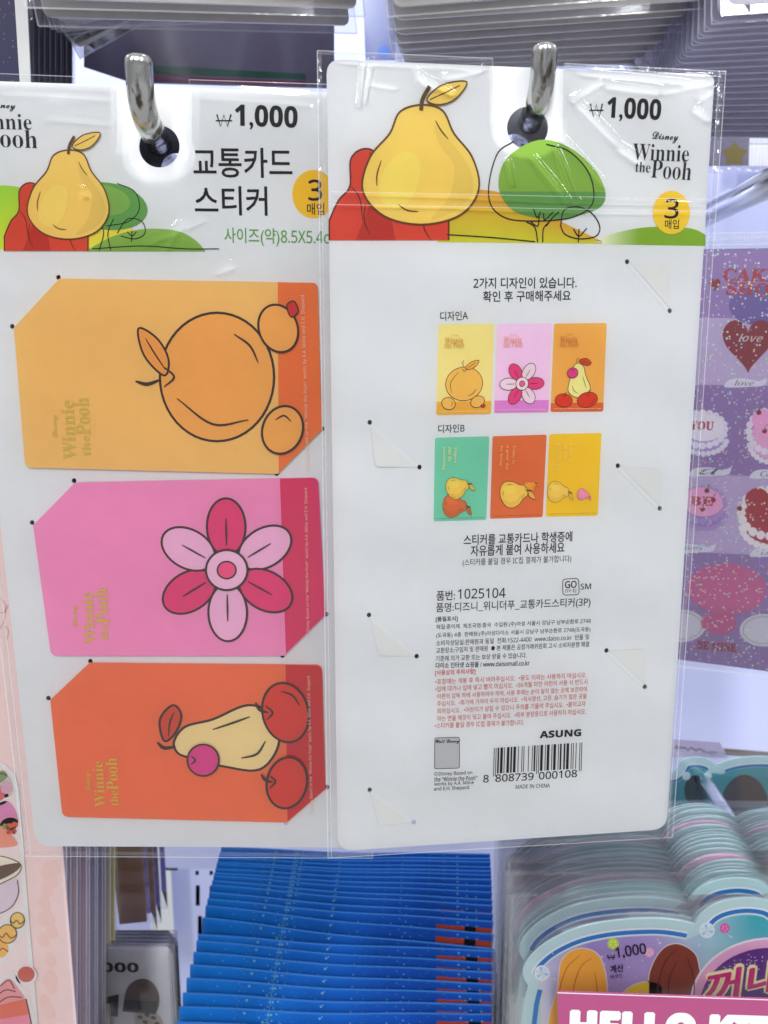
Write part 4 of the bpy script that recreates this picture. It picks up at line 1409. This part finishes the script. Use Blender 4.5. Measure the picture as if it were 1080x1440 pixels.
def cake(x, y, w, h, top, rim, side, cherries, word=None):
    bb = MB()
    bb.poly(PC, ell(x + 2, y + h * .42, w * .98, h * .75, 8), side, E1 * 3)
    n = 20
    for k in range(n):
        a = 2 * math.pi * k / n
        bb.poly(PC, ell(x + w * .95 * math.cos(a), y + h * .12 + h * .78 * math.sin(a), w * .15, w * .15, 0, 12), rim, E1 * (4 + .05 * k))
    for k in range(13):
        a = .2 + math.pi * k / 12 * .9
        bb.poly(PC, ell(x + 2 + w * .98 * math.cos(a), y + h * .55 + h * .72 * math.sin(a), w * .12, w * .12, 0, 10), rim, E1 * (3.4 + .02 * k))
    bb.poly(PC, heart(x, y, w * .82, h * .72) if word is None else ell(x, y, w * .88, h * .68, 6), top, E1 * 6)
    for (cx, cy_) in cherries:
        bb.poly(PC, ell(cx, cy_, 3.6, 3.6, 0, 14), DR, E1 * 7)
        bb.stroke(PC, [(cx, cy_ - 3), (cx + 1.5, cy_ - 7), (cx + 4, cy_ - 9)], .9, ink(70, 40, 60, 200), E1 * 7)
    if word: bb.text(PC, serif(word), (x - w * .55, y + 4), (x + w * .45, y + 5), 12, ink(150, 40, 60, 200), E1 * 7, .02)
    bb.build('cake_print', M_GLITTER, sheet)


WHT = ink(206, 200, 212, 200); PK = ink(212, 150, 186, 200)
cake(988, 600, 33, 30, ink(208, 202, 214, 200), WHT, ink(150, 130, 180, 200), [], 'YOU')
cake(1085, 602, 34, 38, PK, WHT, ink(204, 150, 184, 200), [(1067, 580), (1075, 606)])
cake(988, 706, 32, 30, PK, ink(156, 130, 180, 200), ink(140, 112, 170, 200), [(994, 690), (1003, 703), (988, 716)], 'BE')
cake(1082, 716, 42, 42, ink(150, 24, 44, 200), ink(224, 206, 206, 200), ink(150, 30, 48, 200), [(1040, 715)])
bb = MB()
bb.poly(PC, ell(1022, 828, 56, 36, 3), ink(176, 86, 132, 200), E1 * 3)
bb.poly(PC, cat([(1005, 862), (1030, 864), (1034, 882), (1020, 892), (1000, 890), (986, 880), (990, 866)], 5, True), ink(172, 80, 128, 200), E1 * 3.5)
bb.build('cake_stand_print', M_GLITTER, sheet)
for x, y in ((958, 880), (1074, 886)):
    bb = MB()
    bb.poly(PC, ell(x, y, 34, 23), ink(186, 184, 196, 200), E1 * 3)
    bb.stroke(PC, ell(x, y, 29, 19), 1, ink(150, 150, 120, 200), E1 * 4, True)
    bb.build('plate_print', M_GLITTER, sheet)
f = MB()
a0, b0 = PC.loc(885, 930); a1, b1 = PC.loc(1260, 332)
filmbox(f, PC, a0, b0, a1, b1 + .002, .0016)
for k in range(60):
    x = 930 + k * 4.2
    f.stroke(PC, [(x, 333), (x + 1.5, 338), (x - .5, 343)], 1.2, WHITE, .0022, False, 1)
f.stroke(PC, [(890, 331), (1080, 328), (1260, 325)], 2.5, WHITE, .0022, False, 1)
f.stroke(PC, [(890, 347), (1080, 344), (1260, 341)], 2.0, WHITE, .0022, False, 1)
f.build('plastic_sleeve', [M_FILM2, M_CRIMP], root)

# flat double rod peg crossing right of the front pack
root = thing('peg_hook', 'double rod chrome peg hook slanting across the white panel above the purple sheet', 'peg hook', at(955, 312, .46), 'chrome peg hooks')
bb = MB()
va = at(1120, 234, .30); vb = at(900, 345, .55)
for off in (Vector((0, 0, .0030)), Vector((0, 0, -.0034))):
    r = .0022 if off.z > 0 else .0042
    tube(bb, [vb + off, vb.lerp(va, .5) + off, va + off], r, 12)
bb.build('rod', M_STEEL, root, None, True)

# star pack and clear rail, far right
PT = Plane((0, .52, 0), (1, 0, 0))
root = thing('card_pack', 'grey pack with a dark yellow star, far behind at the right', 'sticker pack', PT.pt(1030, 216))
bb = MB(); bb.slab(PT, [(985, 150), (1055, 150), (1053, 234), (985, 234)], ink(96, 92, 112, 200), 0, .0008)
bb.build('card', M_GLOSS, root)
bb = MB()
bb.poly(PT, [(1033 + (19 if k % 2 == 0 else 12) * math.sin(k * math.pi / 5), 217 - (19 if k % 2 == 0 else 12) * math.cos(k * math.pi / 5)) for k in range(10)], (.16, .12, .012), E1 * 3)
bb.build('star_print', M_GLOSS, root)
PT2 = Plane((0, .46, 0), (1, 0, 0))
bb = MB(); bb.slab(PT2, [(960, 234), (1180, 232), (1180, 239), (960, 242)], (.75, .76, .84), 0, .004)
tag(bb.build('shelf_rail', M_SEAM), 'thin clear plastic rail under the star pack', 'shelf rail')

# price strip above the aqua packs
PP = Plane((0, .50, 0), (1, 0, 0))
root = thing('price_strip', 'grey price strip with blurred dark writing, above the aqua packs', 'price strip', PP.pt(985, 1050))
bb = MB(); bb.slab(PP, [(900, 1036), (1012, 1044), (1024, 1066), (900, 1064)], ink(158, 152, 182, 214), 0, .001)
rs = random.Random(2)
for k in range(17):
    x = 948 + k * 3.6; y = 1050 + k * .5
    bb.stroke(PP, [(x, y + rs.uniform(-2, 2)), (x + 1.5, y + rs.uniform(-3, 3)), (x + 3, y + rs.uniform(-2, 3))], 1.3, (.05, .05, .07), E1 * 5)
bb.build('tag', M_MATT, root)
bb = MB(); bb.slab(PP, [(1018, 1053), (1180, 1066), (1180, 1074), (1022, 1062)], ink(110, 98, 96, 214), 0, .001)
bb.build('strip_edge', M_MATT, root)

# ---- pink dessert sheet and its stack, lower left
PK0 = Plane(at(60, 1300, .275), (1, 0, 0), (0, .0, 1))
root = thing('sticker_sheet', 'pink sheet of watercolour desserts with a white rounded border, lower left', 'sticker sheet', PK0.o)
pinkc = ink(232, 200, 196, 214)
bb = MB()
bb.slab(PK0, [(-220, 540), (22, 540), (88, 1193), (120, 1600), (-150, 1600)], pinkc, 0, .0006)
rs = random.Random(9)
for k in range(16):
    x, y = rs.uniform(62, 80), rs.uniform(1200, 1440)
    bb.poly(PK0, cat([(x - 9, y), (x - 4, y - 10), (x + 4, y - 4), (x + 7, y + 8), (x - 3, y + 12)], 4, True), ink(230, 192, 184, 214), E1 * (1 + .07 * k))
for q in ([(2, 842), (8, 852), (6, 872), (0, 884)], [(0, 862), (7, 860), (12, 850)], [(6, 880), (12, 886), (10, 900)]):
    bb.stroke(PK0, cat(q, 5), 1.4, ink(200, 150, 150), E1)
sheet = bb.build('printed_sheet', M_GLOSS, root)
bb = MB()
edge = [(-150, 1069), (-10, 1069), (8, 1074), (21, 1086), (27, 1105), (40, 1270), (56, 1460), (66, 1600), (-120, 1600)]
bb.slab(PK0, edge, (.82, .81, .80), .0006, .0005)
ins = [(-150, 1074), (-10, 1074), (5, 1079), (16, 1090), (21, 1108), (34, 1272), (49, 1460), (58, 1600), (-120, 1600)]
bb.poly(PK0, ins, ink(224, 206, 206, 214), .0006 + E1)
bb.build('sticker_panel', M_GLOSS, root)
INKL = (.05, .035, .03)
o_ = .0006
def sticker(name, shapes, lines, label=None):
    m = MB()
    for k, (pts, c) in enumerate(shapes): m.poly(PK0, pts, c, o_ + E1 * (2 + k))
    for pts in lines: m.stroke(PK0, cat(pts, 5), 1.1, INKL, o_ + E1 * (3 + len(shapes)))
    m.build(name, M_GLOSS, root)


sticker('leaf_print', [(cat([(-20, 1112), (0, 1092), (14, 1090), (20, 1110), (10, 1120), (-20, 1120)], 4, True), ink(190, 186, 170)), (cat([(-10, 1094), (4, 1082), (12, 1090), (0, 1100)], 4, True), ink(120, 142, 96)), (ell(10, 1106, 8, 9), ink(206, 160, 180))], [[(-10, 1094), (4, 1086), (12, 1090)]])
sticker('fruit_print', [(ell(-8, 1116, 22, 15, 15), (.82, .8, .8)), (ell(-8, 1115, 16, 10, 15), ink(208, 96, 96))], [])
sticker('petal_print', [(cat([(-20, 1150), (0, 1128), (14, 1126), (24, 1140), (26, 1160), (10, 1168), (-20, 1168)], 4, True), ink(206, 128, 168)), (cat([(-20, 1168), (4, 1160), (26, 1184), (10, 1190), (-20, 1188)], 4, True), ink(220, 142, 120))], [])
sticker('flower_print', [(ell(16, 1164, 16, 16), (.82, .8, .8)), (ell(14, 1160, 5, 4), ink(206, 84, 50)), (ell(22, 1158, 5, 4), ink(206, 84, 50)), (ell(20, 1167, 5, 4), ink(196, 76, 46)), (ell(14, 1168, 4, 3.6), ink(206, 84, 50)), (ell(8, 1160, 3, 4), ink(120, 150, 60))], [[(10, 1160), (18, 1164), (24, 1160)], [(12, 1170), (18, 1164), (22, 1171)]])
sticker('cup_print', [(cat([(-40, 1200), (0, 1200), (28, 1207), (32, 1222), (14, 1236), (-40, 1250)], 4, True), ink(226, 214, 196)), (cat([(-40, 1226), (0, 1216), (28, 1212), (26, 1222), (0, 1236), (-40, 1246)], 4, True), ink(96, 70, 56)), (cat([(-40, 1246), (8, 1240), (26, 1234), (26, 1262), (10, 1280), (-40, 1292)], 4, True), ink(206, 190, 200))],
        [[(-20, 1200), (8, 1203), (30, 1213), (26, 1228), (0, 1242)], [(26, 1236), (27, 1256), (14, 1276), (-20, 1290)]])
sticker('dumpling_print', [(cat([(-20, 1350), (6, 1290), (36, 1272), (40, 1296), (14, 1340), (-10, 1368)], 4, True), (.82, .8, .78)), (ell(26, 1292, 10, 11), ink(232, 186, 104)), (ell(12, 1311, 13, 13), ink(228, 178, 96)), (ell(0, 1332, 13, 13), ink(226, 172, 90))],
        [[(16, 1292), (20, 1296), (25, 1292), (30, 1297), (36, 1292)], [(-1, 1311), (5, 1316), (10, 1310), (17, 1317), (25, 1312)], [(-10, 1332), (-2, 1337), (5, 1331), (13, 1336)]] + [[*ell(26, 1292, 10, 11, 0, 14), (36, 1292)], [*ell(12, 1311, 13, 13, 0, 14), (25, 1311)]])
sticker('berry_print', [(ell(38, 1370, 15, 14), (.82, .8, .8)), (ell(38, 1368, 12, 11), ink(186, 90, 76))], [])
sticker('cupcake_print', [(cat([(-30, 1400), (4, 1372), (20, 1366), (32, 1384), (42, 1400), (48, 1446), (-20, 1460)], 4, True), (.82, .8, .8)),
                          (cat([(-20, 1408), (0, 1384), (14, 1374), (26, 1386), (36, 1402), (28, 1412), (0, 1416)], 4, True), ink(220, 150, 152)),
                          ([(-10, 1414), (38, 1402), (42, 1424), (0, 1432)], ink(212, 112, 90)), ([(-6, 1432), (42, 1424), (47, 1450), (2, 1456)], ink(220, 140, 160))],
        [[(-10, 1404), (8, 1390), (24, 1392)], [(-6, 1412), (12, 1400), (32, 1400)], [(2, 1384), (14, 1376), (22, 1388)], [(38, 1402), (43, 1424), (48, 1450)]])
f = MB()
vsq = [(-230, 530), (24, 530), (91, 1193), (124, 1600), (-150, 1600)]
f.poly(PK0, vsq, WHITE, .0022)
for k in range(4): f.stroke(PK0, [lerp2(vsq[1], vsq[2], j / 8) for j in range(9)], 1.6, WHITE, .0023, False, 1) if k == 0 else None
f.stroke(PK0, [vsq[2], lerp2(vsq[2], vsq[3], .5), vsq[3]], 1.6, WHITE, .0023, False, 1)
f.build('plastic_sleeve', [M_FILM, M_SEAM], root)

# packs behind it, seen past their right edges
edges = [(97, 116), (103, 124), (112, 133), (116, 137), (125, 146), (129, 150), (137, 155), (140, 158), (147, 162), (151, 165), (158, 168), (164, 171)]
cols_ = [(.80, .72, .70), (.62, .50, .52), (.82, .66, .66), (.55, .46, .50), (.78, .60, .64), (.80, .76, .74), (.50, .44, .54), (.74, .66, .70), (.44, .40, .46), (.62, .58, .60), (.70, .62, .46), (.78, .70, .34)]
for i, ((xt, xb), c) in enumerate(zip(edges, cols_)):
    dep = .285 + i * .0085
    P1 = at(xt, 1190, dep); P0 = at(xb, 1440, dep)
    pl = Plane(P1, (1, 0, 0), (P1 - P0))
    r = thing('hanging_pack', f'clear sleeved pack seen edge on behind the pink sheet, {ORD[i]} from the front', 'sticker pack', P1, 'packs behind the pink dessert sheet')
    bb = MB(); bb.lslab(pl, [[(-.10, -.12 if i < 8 else -.085), (-.0012, -.12 if i < 8 else -.085), (-.0012, .09), (-.10, .09)]], c, 0, .0012)
    bb.build('card', M_MATT, r)
    f = MB(); filmbox(f, pl, -.103, -.124 if i < 8 else -.088, 0, .093, .0018)
    f.build('plastic_sleeve', [M_FILM2, M_SEAM], r)

# tan pack and its clear neighbours
for i, (q, c, dep, lab) in enumerate((([(150, 1150), (196, 1150), (206, 1296), (168, 1300)], (150, 112, 86), .42, 'tan card pack behind the lower left packs, above a small white pack'),
                                      ([(180, 1140), (206, 1140), (212, 1284), (182, 1290)], (150, 140, 196), .44, 'violet clear sleeved pack just behind the tan card pack'),
                                      ([(190, 1140), (216, 1140), (222, 1262), (190, 1270)], (168, 160, 214), .46, 'narrow pale violet sleeved pack hindmost beside the tan card pack'))):
    pl = Plane(at(q[0][0], 1200, dep), (1, 0, 0))
    r = thing('hanging_pack', lab, 'sticker pack', pl.o)
    bb = MB(); bb.slab(pl, q, ink(*c, 200), 0, .0015); bb.build('card', M_MATT, r)
    f = MB()
    a0, b0 = pl.loc(q[3][0] - 4, q[3][1] + 7); a1, b1 = pl.loc(q[2][0] + 6, q[0][1] - 4)
    filmbox(f, pl, a0, b0, a1, b1, .0015); f.build('plastic_sleeve', [M_FILM2, M_SEAM], r)

# grey bracket plate under the left pack
pl = Plane((0, .50, 0), (1, 0, 0))
root = thing('shelf_bracket', 'lavender metal bracket plate with a dark rim under the left front pack', 'bracket', pl.pt(260, 1205))
bb = MB(); bb.slab(pl, rnd_poly([(224, 1150), (312, 1150), (306, 1222), (230, 1222)], 4), ink(140, 142, 184, 214), 0, .006); bb.build('plate', M_PANEL, root)
bb = MB(); bb.stroke(pl, [(224, 1150), (226, 1190), (229, 1218), (234, 1222), (250, 1222)], 3, (.03, .03, .05), .0004); bb.build('rim', M_MATT, root)

# small white packs with dark dome pictures
def small_pack(root, pl, q, full):
    bb = MB(); bb.slab(pl, q, (.74, .73, .76), 0, .0007); c_ = bb.build('card', M_MATT, root)
    if full:
        t = MB()
        t.text(pl, sansb('1,000'), (120, 1368), (195, 1369), 15, BLACK, E1 * 3, .02)
        t.build('price_text', M_MATT, c_)
        p = MB()
        p.poly(pl, cat([(172, 1422), (177, 1394), (186, 1381), (200, 1376), (214, 1381), (223, 1396), (224, 1412), (219, 1426)], 5) , ink(92, 72, 66, 200), E1 * 3)
        p.poly(pl, [(172, 1422), (175, 1405), (222, 1408), (219, 1426)], ink(46, 42, 46, 200), E1 * 4)
        p.build('picture', M_GLOSS, c_)
        p = MB(); p.poly(pl, [(149, 1402), (167, 1398), (166, 1430), (150, 1427)], ink(40, 40, 44, 200), E1 * 3); p.build('picture', M_GLOSS, c_)
        p = MB()
        p.poly(pl, cat([(189, 1426), (205, 1421), (222, 1426), (230, 1440), (226, 1452), (196, 1450)], 5, True), ink(170, 160, 156, 200), E1 * 3)
        for x, y in ((197, 1430), (207, 1427), (216, 1431), (204, 1437), (221, 1439), (212, 1443)):
            p.poly(pl, ell(x, y, 4, 2.6, 20, 12), ink(80, 66, 60, 200), E1 * 4)
        p.build('picture', M_GLOSS, c_)
    f = MB()
    a0, b0 = pl.loc(q[3][0], q[3][1]); a1, b1 = pl.loc(q[1][0], q[1][1])
    filmbox(f, pl, a0 - .002, b0, a1 + .003, b1 + .003, .001); f.build('plastic_sleeve', [M_FILM2, M_SEAM], root)


for i in range(5):
    k = i
    dep = .365 + .011 * i
    pl = Plane(at(200, 1335 - 5.5 * i, dep), (1, 0, 0))
    r = thing('small_pack', ['small white pack with a dark dome picture and a cut off price, lower left'] [0] if i == 0 else f'small white pack with only its top edge showing, {ORD[i - 1]} behind the dome picture pack', 'sticker pack', pl.o, 'small white packs')
    small_pack(r, pl, [(110, 1332 - 5.4 * i), (236 + 1.4 * i, 1336 - 5.2 * i), (246 + 1.4 * i, 1500), (116, 1500)], i == 0)
pl = Plane(at(248, 1350, .43), (1, 0, 0))
root = thing('card_pack', 'dark navy card edge standing beside the small white packs', 'sticker pack', pl.o)
bb = MB(); bb.slab(pl, [(215, 1322), (243, 1320), (252, 1500), (220, 1500)], ink(52, 54, 90, 200), 0, .001); bb.build('card', M_MATT, root)

# ------------------------------------------------------------------ upper rows: only the bottoms of the packs show
def make_hang(w, col, low):
    def mk(root):
        bb = MB()
        bb.lslab(ORG_PL, [rectl(.0025, .003, w - .0025, .15, .003)], col, 0, .0010)
        if low: bb.loops(ORG_PL, [[(.004 + .02, .02), (w - .03, .02), (w - .03, .05), (.024, .05)]], low, E1)
        bb.build('card', M_MATT, root)
        f = MB(); filmbox(f, ORG_PL, 0, 0, w, .154, .0016, 0, 1, .0006)
        f.build('plastic_sleeve', [M_FILM2, M_CRIMP], root)
    return mk


def span(lst, w):
    out = []
    for (x, y, x2, y2, dep) in lst:
        A = at(x, y, dep)
        dB = dep
        for _ in range(30):
            Bp = at(x2, y2, dB); dB += (w - (Bp.x - A.x)) * .3
        d = (Bp - A).normalized()
        out.append((A, A + d * w))
    return out


# upper left
W1 = .117
lst = [(30, -24, 530, -10, .245), (36, 11, 524, 28, .25), (54, 37, 520, 54, .26), (72, 41, 514, 60, .265), (80, 45, 508, 64, .27), (92, 51, 502, 70, .276), (98, 57, 485, 78, .282), (105, 65, 482, 84, .29), (112, 83, 478, 88, .30)]
place(span(lst, W1), make_hang(W1, (.84, .80, .74), None), 'hanging_pack', 'sticker pack', 'grey packs hanging above the left pack',
      lambda i: f'grey clear sleeved pack hanging above the left front pack, {ORD[i]} from the front')
# upper right
lst = [(548, -30, 1030, -62, .245), (546, -6, 1020, -38, .25), (546, 24, 1012, -10, .256), (547, 42, 1006, 12, .262), (549, 62, 985, 34, .27), (551, 74, 972, 46, .276), (553, 83, 962, 58, .282), (556, 90, 955, 72, .288), (560, 97, 945, 84, .294), (563, 104, 935, 94, .30), (567, 112, 925, 103, .306)]
place(span(lst, W1), make_hang(W1, (.84, .80, .74), None), 'hanging_pack', 'sticker pack', 'grey packs hanging above the right pack',
      lambda i: f'grey clear sleeved pack hanging above the right front pack, {ORD[i]} from the front')
# far upper right
lst = []
for i in range(21):
    t = i / 20
    y = 12 + 186 * t ** .9
    lst.append((1014 - 150 * t ** .8, y + 10 - 8 * t, 1500 - 200 * t, y - 24 * (1 - t), .25 + .15 * t))
place(span(lst, .12), make_hang(.12, (.82, .78, .86), None), 'hanging_pack', 'sticker pack', 'lavender grey packs hanging at the upper right',
      lambda i: f'lavender grey sleeved pack at the upper right edge, {ORD[i]} from the front')
# navy framed pack, upper left edge, with a stack behind it
pl = Plane(at(20, 60, .26), (1, 0, 0))
root = thing('framed_pack', 'dark navy speckled pack with a pale grey frame at the upper left edge', 'sticker pack', pl.o)
bb = MB(); bb.slab(pl, [(-260, -60), (20, -60), (22, 0), (31, 128), (36, 240), (-240, 240)], ink(172, 172, 172, 214), 0, .0008)
bb.slab(pl, [(32, -60), (38, -60), (48, 240), (30, 240)], ink(172, 172, 172, 214), .0001, .0008) if False else None
c_ = bb.build('frame_card', M_MATT, root)
bb = MB(); bb.slab(pl, [(-260, -60), (19, -60), (21.5, 0), (29, 128), (34, 240), (-240, 240)], ink(34, 32, 62, 214), .0004, .0003)
rs = random.Random(4)
for k in range(60):
    x, y = rs.uniform(-40, 20), rs.uniform(-10, 150)
    bb.poly(pl, ell(x, y, .5, .5, 0, 6), (.45, .42, .5), .0004 + E1)
bb.build('print', M_GLOSS, root)
bb = MB(); bb.slab(pl, [(20, -60), (37, -60), (45, 128), (50, 240), (34, 240), (30, 128), (22, 0)], ink(176, 176, 174, 214), .0008, .0005)
bb.build('border', M_MATT, root)
for i in range(9):
    dep = .27 + i * .011
    xt = 44 + i * 7.6; xb = xt + 8 - i * .4
    P1 = at(xt, 0, dep); P0 = at(xb, 130, dep)
    pl = Plane(P1, (1, 0, 0), (P1 - P0))
    r = thing('hanging_pack', f'dark grey pack seen edge on behind the navy framed pack, {ORD[i]} from the front', 'sticker pack', P1, 'packs behind the navy framed pack')
    g = 100 - 4 * i + (18 if i == 0 else 0)
    bb = MB(); bb.lslab(pl, [[(-.09, -.06), (-.0015, -.06), (-.0015, .03), (-.09, .03)]], ink(g, g - 4, g + 6, 214), 0, .0014); bb.build('card', M_MATT, r)
    f = MB(); filmbox(f, pl, -.092, -.062, 0, .032, .0018); f.build('plastic_sleeve', [M_FILM2, M_SEAM], r)
# dark striped pack behind the left peg, blue one between the stacks
pl = Plane(at(300, 100, .40), (1, .0, 0))
root = thing('card_pack', 'dark pack with green and maroon bands behind the left peg hook', 'sticker pack', pl.o)
bb = MB(); bb.slab(pl, [(118, -40), (470, -40), (470, 124), (185, 116), (118, 94)], ink(84, 80, 100, 214), 0, .001); c_ = bb.build('card', M_GLOSS, root)
bb = MB()
bb.poly(pl, [(212, 92), (430, 104), (430, 112), (212, 103)], ink(36, 70, 60, 214), E1 * 3)
bb.poly(pl, [(215, 106), (430, 115), (430, 122), (215, 114)], ink(96, 46, 74, 214), E1 * 3)
bb.build('band_print', M_GLOSS, c_)
pl = Plane((0, .5, 0), (1, 0, 0))
root = thing('card_pack', 'small blue and white pack glimpsed between the two upper stacks', 'sticker pack', pl.o + Vector((0, 0, .2)))
bb = MB(); bb.slab(pl, [(508, -60), (556, -60), (556, 84), (514, 84)], ink(84, 96, 150, 214), 0, .001); bb.build('card', M_GLOSS, root)
bb = MB(); bb.poly(pl, ell(540, 72, 9, 8), ink(40, 90, 180, 214), E1 * 4); bb.build('dot_print', M_GLOSS, root)
